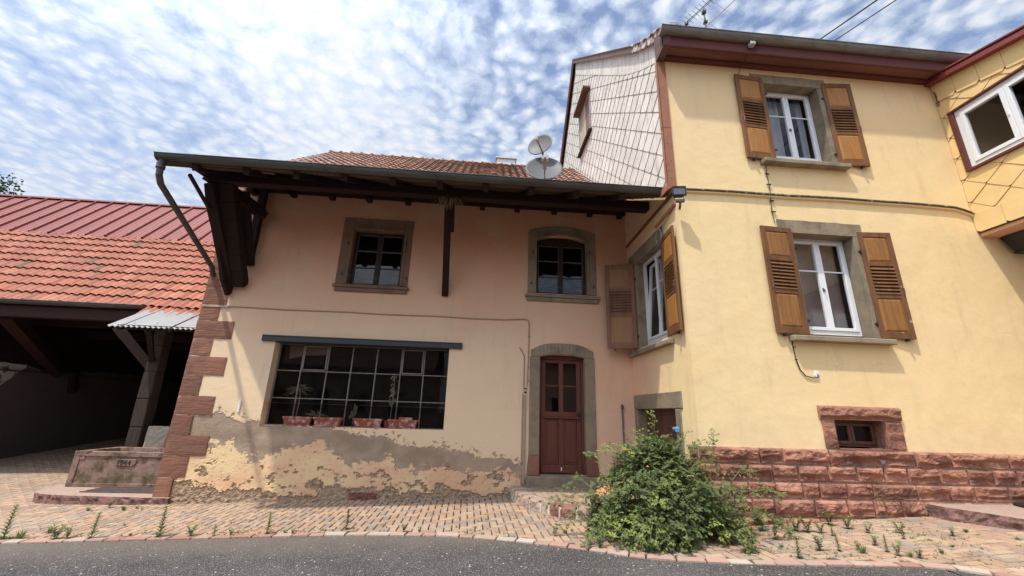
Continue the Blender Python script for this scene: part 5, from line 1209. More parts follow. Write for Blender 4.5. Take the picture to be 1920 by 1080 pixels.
for k, (a, b) in enumerate((((9.742, 9.0, 12.67), (9.387, 7.0, 11.68)), ((10.19, 9.0, 12.66), (9.905, 7.0, 11.745)))):
    a = Vector(a); b = Vector(b); c = b+(b-a)*5; mb = MB()
    a2 = a-(b-a)*1.2+Vector((0, 0, -.1)); mb.tube([a2, a, a.lerp(b, .5), b, b.lerp(c, .5), c], .02 if k == 0 else .015, 6)
    o = mb.build('overhead_cable', m_cable); tag(recenter(o, a), ('left, slightly thicker one of the two dark overhead cables above the yellow house gutter', 'right, thinner one of the two dark overhead cables above the yellow house gutter')[k], 'cable', 'overhead cables')
# ================================================================== ANNEX (far right, overhanging)
A = thing('annex', 'yellow diamond shingled annex overhanging the yard beside the yellow house', 'building', (8.3, 5.6, 4.67))
def annex():
    random.seed(41); zt = lambda y: 7.74-.215*(5.69-y)
    AW = (-5.53, -3.3, 5.78, 6.92); mb = MB(); y1 = .9
    # walls
    U = [-5.688, AW[0], AW[1], -y1]
    for a, b in zip(U, U[1:]):
        if a == AW[0]:
            mb.add([AN(a, 4.69), AN(b, 4.69), AN(b, AW[2]), AN(a, AW[2])], [(0, 1, 2, 3)], .5); mb.add([AN(a, AW[3]), AN(b, AW[3]), AN(b, zt(-b)), AN(a, zt(-a))], [(0, 1, 2, 3)], .5)
        else: mb.add([AN(a, 4.69), AN(b, 4.69), AN(b, zt(-b)), AN(a, zt(-a))], [(0, 1, 2, 3)], .5)
    mb.add([(8.2, y1, 4.69), (13, y1, 4.69), (13, y1, zt(y1)), (8.2, y1, zt(y1))], [(0, 1, 2, 3)]); mb.add([(13, y1, 4.69), (13, 5.68, 4.69), (13, 5.68, 7.7), (13, y1, zt(y1))], [(0, 1, 2, 3)])
    mb.build('wall', m_soffit, A)
    mb = MB(); pls = [(1, 0, -y1), (-1, 0, 5.682), (0, -1, -4.98), (.215, 1, 7.74-.215*5.69-.42)]
    shingles(mb, AN, -5.9, -y1, 4.6, 8.0, .265, .214, pls, hole=(AW[0], AW[1], AW[2]-.01, AW[3]+.01), off=(-.0, .18), gap=.0035, lift=.014); 
    # long top and bottom courses
    y = 5.682; k = 0
    while y > y1+.2:
        w = .34; a, b = y-.003, y-w+.003
        zt0, zt1 = zt(a)-.05, zt(b)-.05; zl0, zl1 = zt(a)-.43, zt(b)-.43
        P_ = [(-a, zl0), (-b-.05, zl1-.0), (-b, zl1+.05), (-b, zt1), (-a, zt0)]; mb.prism(AN, P_, -.034, -.02)
        y -= w
    y = 5.682
    while y > y1+.2:
        w = .40; a, b = y-.003, y-w+.003; mb.prism(AN, [(-a, 4.70), (-a+.05, 4.672), (-b, 4.672), (-b, 4.99), (-a, 5.0)], -.036, -.018); y -= w
    mb.build('shingle_cladding', m_yshingle, A)
    mb = MB()
    for (a, b) in ((8.06, 7.66), (8.045, 7.78)):
        dz = b-7.74
        h = .10 if dz < 0 else .035
        mb.hexa([(a, 5.70, zt(5.7)+dz), (a+.12, 5.70, zt(5.7)+dz), (a+.12, y1-.2, zt(y1-.2)+dz), (a, y1-.2, zt(y1-.2)+dz), (a, 5.70, zt(5.7)+dz+h), (a+.12, 5.70, zt(5.7)+dz+h), (a+.12, y1-.2, zt(y1-.2)+dz+h), (a, y1-.2, zt(y1-.2)+dz+h)])
    mb.build('verge_board', m_redmetal, A, bevel=.006)
    mb = MB(); mb.add([(8.05, 5.7, zt(5.7)+.06), (8.05, y1-.2, zt(y1-.2)+.06), (13.1, y1-.2, zt(y1-.2)+.06), (13.1, 5.7, zt(5.7)+.06)], [(0, 1, 2, 3)]); mb.build('roof', m_redmetal, A)
    mb = MB(); mb.box(8.21, 13, y1, 5.68, 4.60, 4.69); mb.build('underside', m_facade, A)
    mb = MB(); mb.box(8.195, 8.23, y1, 5.68, 4.655, 4.672); mb.build('drip_edge', m_gutter, A)
    # window
    u0, u1, v0, v1 = AW; mb = MB()
    mb.pbox(AN, u0-.025, u0+.055, v0-.04, v1+.02, -.06, .05); mb.pbox(AN, u0-.02, u1, v1-.01, v1+.025, -.075, .05); mb.pbox(AN, u0+.055, u1, v0-.045, v0-.0, -.065, .05); mb.build('window_casing', m_redwood, A, bevel=.004)
    mb = MB(); a, b, c, d = u0+.055, u1, v0, v1-.01; tt = .075
    mb.pbox(AN, a, a+tt, c, d, -.03, .05); mb.pbox(AN, b-tt, b, c, d, -.03, .05); mb.pbox(AN, a+tt, b-tt, c, c+tt, -.03, .05); mb.pbox(AN, a+tt, b-tt, d-tt, d, -.03, .05)
    f = mb.build('window', m_white, A, bevel=.004); x = a+tt
    for w in (.62, .62, .7):
        mb = MB(); s = .065; x1 = min(x+w, b-tt)
        for q in ((x, x+s, c+tt, d-tt), (x1-s, x1, c+tt, d-tt), (x+s, x1-s, c+tt, c+tt+s), (x+s, x1-s, d-tt-s, d-tt)): mb.pbox(AN, *q, -.045, .02)
        sh = mb.build('sash', m_white, f, bevel=.004)
        mb = MB(); mb.add([AN(x+s, c+tt+s, -.01), AN(x1-s, c+tt+s, -.01), AN(x1-s, d-tt-s, -.01), AN(x+s, d-tt-s, -.01)], [(0, 1, 2, 3)]); mb.build('pane', m_glass, sh)
        mb = MB(); mb.pbox(AN, x1-.045, x1-.02, (c+d)/2-.03, (c+d)/2+.06, -.06, -.045); mb.build('handle', m_white, sh); x = x1+.004
    room(AN, u0, u1, v0, v1, .055, f, m_room, depth=2.5, grow=.5)
    mb = MB(); mb.tube([(8.19, 5.66, 7.60), (8.17, 5.64, 7.40), (8.19, 5.655, 7.2)], .02, 6); mb.build('pipe_stub', m_soffit, A)
annex()
mb = MB(); mb.hexa([(8.62, 4.9, 4.32), (8.95, 4.9, 4.32), (8.95, 5.6, 4.32), (8.62, 5.6, 4.32), (8.5, 4.8, 4.595), (9.1, 4.8, 4.595), (9.1, 5.66, 4.595), (8.5, 5.66, 4.595)])
mb.box(8.6, 8.98, 4.88, 5.62, 4.29, 4.33)
tag(recenter(mb.build('passage_lamp', m_black, bevel=.015), (8.78, 5.25, 4.6)), 'black lantern-like box hanging under the annex at the right edge', 'lamp')
# ================================================================== BARN (left)
B = thing('barn', 'open timber barn with orange tiled and red sheet metal roof left of the farmhouse', 'barn', (-9, 10, 0))
def barn():
    random.seed(51); c, s = cos(R(49)), sin(R(49)); pr = lambda q: (10+q*c, 3.68+q*s)
    mb = MB(); tiles(mb, [pr(-.05), pr(3.36)], -24, -5.32, c=.345, w=.2, amp=.046, lift=.048, n=6, jitter=.010); mb.build('tiled_roof', m_btile, B)
    mb = MB(); tiles(mb, [pr(-.36), pr(.0)], -7.85, -5.32, c=.36, w=.165, amp=.042, lift=.034, n=6, jitter=.008); mb.build('tiled_roof', m_btile, B)
    # ribbed red sheet up to the ridge
    mb = MB(); x = -24.3
    def P3(x, q, h): y, z = pr(q); return (x, y-s*h, z+c*h)
    while x < -5.4:
        w = .52; prof = [(0, .0), (.02, .055), (.055, .055), (.075, 0), (.17, 0), (.18, .008), (.20, .008), (.21, 0), (.29, 0), (.30, .008), (.32, .008), (.33, 0), (.41, 0), (.42, .008), (.44, .008), (.45, 0), (w, 0)]
        vs = [P3(x+a, q, h+.035) for q in (3.28, 5.75) for a, h in prof]; n = len(prof)
        mb.add(vs, [(k, k+1, n+k+1, n+k) for k in range(n-1)]); 
        for q in (3.45, 4.2, 4.95, 5.55): mb.box(*[v for v in (x+.03, x+.045)], *[P3(0, q, .09)[1]-.008, P3(0, q, .09)[1]+.008], *[P3(0, q, .09)[2]-.008, P3(0, q, .09)[2]+.012])
        x += w
    y, z = pr(5.75); mb.add([(-24.3, y-.12, z-.02+.03), (-5.3, y-.12, z+.01), (-5.3, y, z+.10), (-24.3, y, z+.10)], [(0, 1, 2, 3)]); mb.tube([(-24.3, y, z+.05), (-5.3, y, z+.05)], .06, 8); mb.build('sheet_metal_roof', m_redmetal, B)
    mb = MB(); mb.add([(-24.3, y, z+.05), (-5.3, y, z+.05), (-5.3, y+5.5, 2.9), (-24.3, y+5.5, 2.9)], [(0, 1, 2, 3)])
    a = pr(-.1); mb.add([(-24.3, a[0], a[1]-.06), (-5.3, a[0], a[1]-.06), (-5.3, y, z-.04), (-24.3, y, z-.04)], [(0, 1, 2, 3)]); mb.build('roof_underside', m_timberx, B)
    mb = MB(); halfpipe(mb, -24, -7.80, 9.90, 3.66, .085, seg=1.0); mb.build('gutter', m_gutter, B)
    mb = MB(); mb.box(-24, -5.32, 9.95, 10.15, 3.30, 3.54); mb.box(-24, -5.32, 10.0, 10.05, 3.54, 3.66); mb.build('eave_beam', m_timberx, B)
    for x in (-7.22, -13.5, -18.5):
        mb = MB(); mb.bar((x, 9.98, -.15), (x-.08, 9.98, 3.35), .27, .27, up=(0, 1, 0), jag=.10); p = mb.build('post', m_greywood, B, bevel=.02)
    mb = MB(); mb.bar((-7.35, 9.93, 2.28), (-8.15, 9.75, 3.12), .13, .16, jag=.1); mb.build('brace', m_timber, B)
    mb = MB(); mb.bar((-7.2, 9.95, 2.5), (-7.75, 9.97, 3.3), .13, .14, jag=.1); mb.build('brace', m_timber, B)
    mb = MB(); mb.bar((-10.9, 10.15, 3.34), (-12.25, 13.2, 2.3), .26, .26, jag=.1); mb.build('brace', m_timberx, B)
    mb = MB(); mb.bar((-12.25, 13.7, 2.35), (-12.3, 13.9, 1.75), .16, .22, jag=.15); mb.build('corbel', m_timber, B)
    # cross beams and tie beams under the roof
    for y_ in (11.6, 14.0, 16.5):
        mb = MB(); mb.bar((-24, y_, 3.5), (-5.3, y_, 3.5), .22, .24); mb.build('cross_beam', m_timberx, B)
    # limewashed side wall with ragged top
    mb = MB(); n = 60; vs = []
    for k in range(n+1):
        y_ = 9.2+k*.165; top = 2.40+.05*sin(y_*1.3)+.06*fb((y_*1.2, 0, 0), 4)-(.25*max(0, 1-abs(y_-13.4)/.6)); vs += [(-12.4, y_, -.4), (-12.4, y_, top)]
    mb.add(vs, [(2*k, 2*k+2, 2*k+3, 2*k+1) for k in range(n)]); mb.build('side_wall', m_limewash, B)
    mb = MB(); vs = []
    for k in range(16):
        y_ = 11.0+k*.095; t = k/15; vs += [(-12.39, y_, 1.25+1.1*t**1.6+.05*fb((y_*5, 1, 0))), (-12.39, y_, 2.40+.03*fb((y_*6, 3, 0)))]
    mb.add(vs, [(2*k, 2*k+2, 2*k+3, 2*k+1) for k in range(15)]); mb.build('sunlit_wall_patch', m_limesunlit, B)  # sunlight on this end of the wall painted as a pale flaking patch
    mb = MB(); mb.tube([(-12.36, 9.4, 2.28), (-12.36, 12, 2.22), (-12.3, 16.5, 2.2)], .02, 6); mb.build('wall_pipe', m_gutter, B)
    mb = MB(); mb.add([(-24, 18.6, -.5), (-5.3, 18.6, -.5), (-5.3, 18.6, 4), (-24, 18.6, 4)], [(0, 1, 2, 3)]); mb.add([(-12.45, 9.2, 2.3), (-12.45, 18.6, 2.3), (-12.45, 18.6, 7.2), (-12.45, 13.8, 8), (-12.45, 9.9, 3.5)], [(0, 1, 2, 3, 4)]); mb.add([(-5.32, 9.9, 2.0), (-5.32, 18.6, 0), (-5.32, 18.6, 7.2), (-5.32, 13.8, 8)], [(0, 1, 2, 3)])
    mb.build('plank_wall', m_timber, B)
barn()
t = thing('corrugated_canopy', 'small pale corrugated metal canopy fixed below the barn tiles beside the corner blocks', 'canopy', (-6.6, 9.4, 3.3))
mb = MB(); x0, x1 = -7.72, -5.36; n = int((x1-x0)/.105)*4; vs = []
a = (9.95, 3.61); b = (8.98, 3.015)
for k in range(n+1):
    x = x0+(x1-x0)*k/n; h = .017*cos(2*pi*k/4); vs += [(x, a[0], a[1]+h), (x, b[0]+.008*cos(2*pi*k/4), b[1]+h)]
mb.add(vs, [(2*k, 2*k+1, 2*k+3, 2*k+2) for k in range(n)]); o = mb.build('sheet', m_corr, t); md = o.modifiers.new('thick', 'SOLIDIFY'); md.thickness = .003
mb = MB(); mb.bar((-7.55, 9.06, 3.02), (-5.36, 9.06, 3.02), .07, .09); mb.bar((-7.5, 9.9, 3.53), (-7.5, 9.0, 2.98), .07, .09); mb.bar((-5.5, 9.9, 3.53), (-5.5, 9.0, 2.98), .07, .09); mb.bar((-6.5, 9.9, 3.53), (-6.5, 9.0, 2.98), .07, .09); mb.build('batten', m_timber, t)
mb = MB(); mb.bar((-7.3, 9.85, 2.42), (-6.95, 9.08, 2.98), .09, .09); mb.build('brace', m_timber, t)
mb = MB()
for (x, q) in ((-7.3, .15), (-6.9, .2), (-6.5, .6), (-6.5, .15), (-6.1, .2), (-5.7, .7), (-6.9, .7)): mb.lathe((x, a[0]+(b[0]-a[0])*(1-q), a[1]+(b[1]-a[1])*(1-q)+.014), (0, -.5, .85), [(.016, 0), (.010, .008), (0, .01)], 8)
mb.build('screw_head', m_gutter, t)
# ================================================================== TROUGH, SLAB, GRATE, BLOCK
T = thing('stone_trough', 'long mossy pink sandstone trough carved with the date 1944', 'trough', (-6.5, 9.2, .03))
def trough():
    x0, x1, y0, y1, z0, z1 = -7.36, -5.62, 8.77, 9.72, .03, .635; w = .10; mb = MB(); tp = .03
    o = [(x0, y0, z0), (x1, y0, z0), (x1, y1, z0), (x0, y1, z0)]; tpz = [(x0-tp*0, y0, z1), (x1, y0, z1), (x1, y1, z1), (x0, y1, z1)]
    i1 = [(x0+w, y0+w, z1), (x1-w, y0+w, z1), (x1-w, y1-w, z1), (x0+w, y1-w, z1)]; i0 = [(x0+w+.05, y0+w+.05, z0+.15), (x1-w-.05, y0+w+.05, z0+.15), (x1-w-.05, y1-w-.05, z0+.15), (x0+w+.05, y1-w-.05, z0+.15)]
    vs = o+tpz+i1+i0; fs = [(3, 2, 1, 0)]
    for a in (0, 4, 8): fs += [(a+k, a+(k+1) % 4, a+4+(k+1) % 4, a+4+k) for k in range(4)]
    fs.append((12, 13, 14, 15)); mb.add(vs, fs, .5)
    # raised rim, border and bottom moulding on the front, leaving a sunk field
    P = Pl((0, y0, 0), (1, 0, 0), (0, 1, 0))
    mb.pbox(P, x0-.008, x1, z1-.085, z1+.004, -.022, .0); mb.pbox(P, x0-.008, x0+.10, z0, z1-.085, -.018, 0); mb.pbox(P, x0+.10, x1, z0, z0+.07, -.018, 0); mb.pbox(P, x0+.10, x0+.19, z1-.15, z1-.085, -.016, 0)
    mb.prism(P, [(-6.62, .40), (-6.60, .395), (-6.315, .395), (-6.265, .435), (-6.262, .50), (-6.29, .515), (-6.62, .515)], -.020, .0)
    b = mb.build('basin', m_trough, T, bevel=.012)
    cu = bpy.data.curves.new('date_inscription', 'FONT'); cu.body = '1944'; cu.size = .125; cu.extrude = .004; cu.space_character = 1.05
    to = bpy.data.objects.new('tmp', cu); S.collection.objects.link(to); bpy.context.view_layer.update()
    me = bpy.data.meshes.new_from_object(to.evaluated_get(bpy.context.evaluated_depsgraph_get())); bpy.data.objects.remove(to)
    me.materials.clear(); me.materials.append(mat('carved_shadow_stone', (.035, .024, .016), .95)); ins = bpy.data.objects.new('date_inscription', me); S.collection.objects.link(ins)
    me.transform(Matrix.Translation((-6.605, y0-.022, .412)) @ Matrix.Rotation(R(90), 4, 'X')); attach(ins, b)
trough()
def slab():
    t = thing('stone_slab', 'pale pink kerbed stone slab with rounded corner under the trough', 'slab', (-6.3, 8.6, -.08))
    pts = [(-5.02, 7.93), (-5.5, 7.96), (-6.2, 8.00), (-6.7, 8.03), (-7.0, 8.07), (-7.2, 8.14), (-7.36, 8.25), (-7.5, 8.45), (-7.56, 8.7), (-7.56, 9.1), (-7.5, 9.8), (-5.32, 9.8), (-5.32, 8.03), (-5.02, 8.0)]
    dense = []
    for i in range(len(pts)):
        p, q = pts[i], pts[(i+1) % len(pts)]; n = max(1, int(hypot(q[0]-p[0], q[1]-p[1])/.05)); dense += [(p[0]+(q[0]-p[0])*k/n, p[1]+(q[1]-p[1])*k/n) for k in range(n)]
    mb = MB(); n = len(dense); zt = .03; rings = []
    for (z, amp) in ((-.16, .0), (-.05, .028), (-.0, .022), (zt, .012)): rings.append([(x+amp*fb((x*9, y*9, z*40), 4, .6), y-.012+amp*fb((x*9+5, y*9, z*40), 4, .6)*1.5, z) for x, y in dense])
    vs = [p for r in rings for p in r]; fs = []
    for k in range(3): fs += [(k*n+i, k*n+(i+1) % n, (k+1)*n+(i+1) % n, (k+1)*n+i) for i in range(n)]
    mb.add(vs, fs); mb.build('broken_edge', m_slabedge, t)
    mb = MB(); mb.add(rings[-1], [tuple(range(n))]); mb.build('top', m_slab, t)
slab()
def grate():
    mb = MB(); q = [(-6.66, 8.31), (-5.40, 8.31), (-5.40, 8.76), (-6.66, 8.76)]; z = .034
    mb.box(-6.70, -5.36, 8.27, 8.76, .031, .036)
    for k in range(34): x = -6.68+k*.039; mb.box(x, x+.018, 8.28, 8.75, .036, .046)
    for y in (8.27, 8.42, 8.57, 8.73): mb.box(-6.70, -5.36, y, y+.02, .036, .049)
    tag(recenter(mb.build('iron_grate', m_grate), (-6.0, 8.5, .03)), 'rusty dark iron floor grate in the slab in front of the trough', 'grate')
grate()
mb = MB(); nx, nz = 24, 18; vs = []
for i in range(nx+1):
    for j in range(nz+1): x = -6.92+1.5*i/nx; z = -.1+1.15*j/nz; vs.append((x, 9.74+.02*fb((x*6, z*6, 2)), z))
mb.add(vs, [(i*(nz+1)+j, (i+1)*(nz+1)+j, (i+1)*(nz+1)+j+1, i*(nz+1)+j+1) for i in range(nx) for j in range(nz)]); mb.box(-6.92, -5.42, 9.76, 9.92, -.1, 1.05)
o = tag(recenter(mb.build('masonry_block', m_conc), (-6.2, 9.8, -.1)), 'rough pale concrete block wall standing behind the trough', 'low wall')
mb = MB(); mb.box(-6.45, -6.1, 9.66, 9.76, .60, .84); mb.build('stone_inset', m_quoin, o)
mb = MB(); mb.tube([(-6.42, 9.7, 1.06), (-6.46, 9.66, .8), (-6.50, 9.55, .60), (-6.55, 9.5, .5)], .012, 5); mb.tube([(-6.46, 9.68, 1.05), (-6.3, 9.7, 1.25), (-6.15, 9.9, 1.5)], .010, 5)
tag(recenter(mb.build('bent_rod', m_rust), (-6.5, 9.6, .5)), 'thin rusty bent rod hanging over the trough from the concrete block', 'rod')
# ================================================================== STEPS
def stoop():
    t = thing('door_stoop', 'low curved stone and paver stoop in front of the red door', 'step', (1.5, 7.3, .15))
    edge = [(.655, 7.98), (.66, 7.70), (.70, 7.40), (.80, 7.05), (.93, 6.78), (1.12, 6.52), (1.35, 6.32), (1.62, 6.14), (1.95, 6.02), (2.3, 5.95), (2.93, 5.92)]
    z1 = .318; ed = catmull(edge, 5); mb = MB(); i = 0; L = [0]
    for a, b in zip(ed, ed[1:]): L.append(L[-1]+hypot(b[0]-a[0], b[1]-a[1]))
    def at(q):
        for k in range(len(L)-1):
            if q <= L[k+1]: f = (q-L[k])/(L[k+1]-L[k]); a, b = ed[k], ed[k+1]; d = Vector((b[0]-a[0], b[1]-a[1])).normalized(); return Vector((a[0]+(b[0]-a[0])*f, a[1]+(b[1]-a[1])*f)), Vector((-d.y, d.x))
        return Vector(ed[-1]), Vector((0, 1))
    q = 0; random.seed(17)
    while q < L[-1]-.15:
        l = random.uniform(.17, .27); p0, n0 = at(q+.012); p1, n1 = at(q+l-.012); w = .17; vs = []
        nu, nv = 8, 7; sd = random.random()*40
        for i in range(nu+1):
            for j in range(nv+1):
                f = i/nu; p = p0.lerp(p1, f); nn = n0.lerp(n1, f); h = j/nv; e = min(1, min(f, 1-f)*5)*min(1, h*6)
                out = (.018*e+.02*fb((p.x*8+sd, p.y*8, h*2), 4, .6))*(1 if j < nv else 0)
                vs.append((p.x-nn.x*out, p.y-nn.y*out, .10+(z1-.10)*h))
        a = (nv+1); r = random.random()
        fs = [(i*a+j, (i+1)*a+j, (i+1)*a+j+1, i*a+j+1) for i in range(nu) for j in range(nv)]
        top0 = [vs[i*a+nv] for i in range(nu+1)]; base = len(vs)
        for i in range(nu+1): f = i/nu; p = p0.lerp(p1, f)+n0.lerp(n1, f)*w; vs.append((p.x, p.y, z1+.004))
        fs += [(i*a+nv, (i+1)*a+nv, base+i+1, base+i) for i in range(nu)]
        mb.add(vs, fs, r); q += l
    mb.build('edge_stone', mat('edge_stone', (.4, .3, .25), .92, rndcol=[(.40, .33, .25), (.36, .25, .19), (.45, .37, .28), (.26, .125, .095), (.47, .40, .31), (.37, .27, .21)], var=[(12, (.30, .2, .15), .5, .8), (25, (.55, .47, .38), .6, .8)], bump=[(20, .8), (60, .4)]), t)
    mb = MB(); n = len(ed); inn = [(p[0]+.002, p[1]+.002) for p in ed]; body = [(x, y, z1-.03) for x, y in inn]+[(2.98, 7.98, z1-.03)]; mb.add(body, [tuple(range(len(body)))])
    lo = [(x, y, 0.05) for x, y in inn]; mb.add([(x, y, z1-.03) for x, y in inn]+lo, [(k, k+1, n+k+1, n+k) for k in range(n-1)]); mb.build('bedding', m_mortarpale, t)
    mb = MB()
    def ins(x, y):
        for k, (a, b) in enumerate(zip(L, L[1:])):
            p = Vector(ed[k]); d = (Vector(ed[k+1])-p).normalized(); nn = Vector((-d.y, d.x))
            if 0 <= (Vector((x, y))-p).dot(d) <= b-a+.001 and (Vector((x, y))-p).dot(nn) < .19+.02: return False
        return x > .86 and y > interp(edge, x) if False else y > interp([(.6, 9), (.86, 7.3), (1.0, 7.0), (1.15, 6.75), (1.35, 6.56), (1.62, 6.38), (1.95, 6.25), (2.3, 6.18), (2.95, 6.15)], x)
    for i in range(-5, 45):
        for j in range(50, 90):
            k = (i-j) % 4; u = .1
            if k == 0: a, b, w, h = i*u, j*u, 2*u, u
            elif k == 3: a, b, w, h = i*u, j*u, u, 2*u
            else: continue
            cx, cy = a+w/2, b+h/2
            if cx < .84 or cx+w/2 > 2.97 or cy+h/2 > 7.9 or not ins(cx, cy): continue
            g = .004; e = .006; dz = random.uniform(-.003, .003); vs = []
            for (s_, z) in ((g, -.03), (g, -.006), (g+e, 0)):
                for (px, py) in ((a+s_, b+s_), (a+w-s_, b+s_), (a+w-s_, b+h-s_), (a+s_, b+h-s_)): vs.append((px, py, z1+.002+z+dz))
            mb.add(vs, [(0, 1, 5, 4), (1, 2, 6, 5), (2, 3, 7, 6), (3, 0, 4, 7), (4, 5, 9, 8), (5, 6, 10, 9), (6, 7, 11, 10), (7, 4, 8, 11), (8, 9, 10, 11)])
    mb.build('paver_top', m_paver, t)
stoop()
def side_steps():
    t = thing('side_step', 'broad worn pale red stone step at the foot of the plinth, right edge', 'step', (7.2, 5.3, .45))
    pts = [(6.0, 5.64), (6.03, 5.38), (6.12, 5.22), (6.22, 5.02), (6.26, 4.9), (6.4, 4.6), (6.6, 4.2), (6.9, 3.9), (8.6, 3.9), (8.6, 5.64)]
    dense = []
    for i in range(len(pts)):
        p, q = pts[i], pts[(i+1) % len(pts)]; n = max(1, int(hypot(q[0]-p[0], q[1]-p[1])/.045)); dense += [(p[0]+(q[0]-p[0])*k/n, p[1]+(q[1]-p[1])*k/n) for k in range(n)]
    rings = []; n = len(dense)
    for (z, amp) in ((.36, .0), (.45, .035), (.51, .03), (.565, .012)): rings.append([(x+amp*fb((x*8, y*8, z*30), 4, .6), y+amp*fb((x*8+5, y*8, z*30), 4, .6), z) for x, y in dense])
    mb = MB(); vs = [p for r in rings for p in r]; fs = []
    for k in range(3): fs += [(k*n+i, k*n+(i+1) % n, (k+1)*n+(i+1) % n, (k+1)*n+i) for i in range(n)]
    mb.add(vs, fs); mb.build('broken_edge', m_slabedge, t); mb = MB(); mb.add(rings[-1], [tuple(range(n))]); mb.build('top', m_slab, t)
side_steps()
mb = MB(); mb.hexa([(7.25, 5.60, .57), (7.1, 5.25, .57), (8.3, 5.1, .57), (8.3, 5.60, .57), (7.25, 5.60, .60), (7.1, 5.25, .60), (8.3, 5.1, .60), (8.3, 5.60, .60)])
tag(recenter(mb.build('door_mat', m_black, bevel=.008), (7.7, 5.4, .57)), 'black rubber mat lying on the stone step at the right edge', 'mat')
# ================================================================== SMALL THINGS BY THE SHRUB
mb = MB(); mb.tube([(2.735, 7.97, 1.72), (2.745, 7.97, .40)], .016, 8); mb.bar((2.735, 7.99, 1.75), (2.735, 7.93, 1.70), .04, .05)
tag(recenter(mb.build('iron_pipe', m_iron), (2.74, 7.97, .4)), 'upright grey iron pipe on the salmon wall right of the red door', 'pipe')
t = thing('water_tap', 'blue capped water pipe beside the cellar hatch behind the shrub', 'tap', (2.93, 6.15, 1.2))
mb = MB(); mb.tube([(2.93, 6.16, .45), (2.93, 6.16, 1.38)], .020, 8); mb.build('pipe', m_iron, t)
mb = MB(); mb.lathe((2.93, 6.16, 1.36), (0, 0, 1), [(0, 0), (.034, 0), (.034, .05), (.026, .07), (0, .072)], 12); mb.tube([(2.93, 6.16, 1.40), (2.90, 6.22, 1.40)], .026, 8); mb.build('cap', m_blue, t)
mb = MB(); mb.tube([(2.93, 6.2, 1.40), (2.92, 6.40, 1.41)], .022, 8); mb.build('handle', m_black, t)
# salmon sheet leaning in the corner
mb = MB(); A0, A1, A2, A3 = Vector((1.83, 6.95, .40)), Vector((2.08, 6.55, .36)), Vector((2.94, 6.22, 1.20)), Vector((2.94, 6.75, .92)); vs = []; n = 22
for i in range(n+1):
    t1 = i/n; p = A0.lerp(A1, t1)+Vector((0, 0, .016*sin(i*2.1))); q = A3.lerp(A2, t1)+Vector((0, 0, .016*sin(i*2.1))); vs += [p, q]
mb.add(vs, [(2*k, 2*k+1, 2*k+3, 2*k+2) for k in range(n)])
o = mb.build('leaning_sheet', m_orange); md = o.modifiers.new('thick', 'SOLIDIFY'); md.thickness = .012
tag(recenter(o, (2.3, 6.8, .35)), 'salmon orange wavy sheet leaning in the corner behind the shrub', 'sheet')
# ================================================================== PLANTS
def leaflet(mb, p, d, up, L, w, r, fold=.25):
    s = d.cross(up).normalized(); n = s.cross(d).normalized()
    a = p; b = p+d*L*.42+s*w+n*w*fold; c = p+d*L-n*L*.12; e = p+d*L*.42-s*w+n*w*fold; m = p+d*L*.45
    mb.add([a, b, c, e, m], [(0, 1, 4), (1, 2, 4), (2, 3, 4), (3, 0, 4)], r)
def pinnate(mb, p, d, up, L, r, n=3, ll=.034, lw=.0115):
    s = d.cross(up)
    if s.length < 1e-3: return
    s.normalize(); k = 0
    for i in range(n):
        q = p+d*L*(.25+.62*i/max(1, n-1))-Vector((0, 0, .10*L*(i/n)**2))
        for sg in (-1, 1):
            dd = (d*.55+s*sg*.85+Vector((0, 0, random.uniform(-.25, .1)))).normalized(); leaflet(mb, q, dd, up, ll*random.uniform(.8, 1.15), lw, r)
    leaflet(mb, p+d*L*.9, d, up, ll*1.15, lw*1.1, r)
def rvec(): 
    while True:
        v = Vector((random.uniform(-1, 1), random.uniform(-1, 1), random.uniform(-1, 1)))
        if .05 < v.length < 1: return v.normalized()
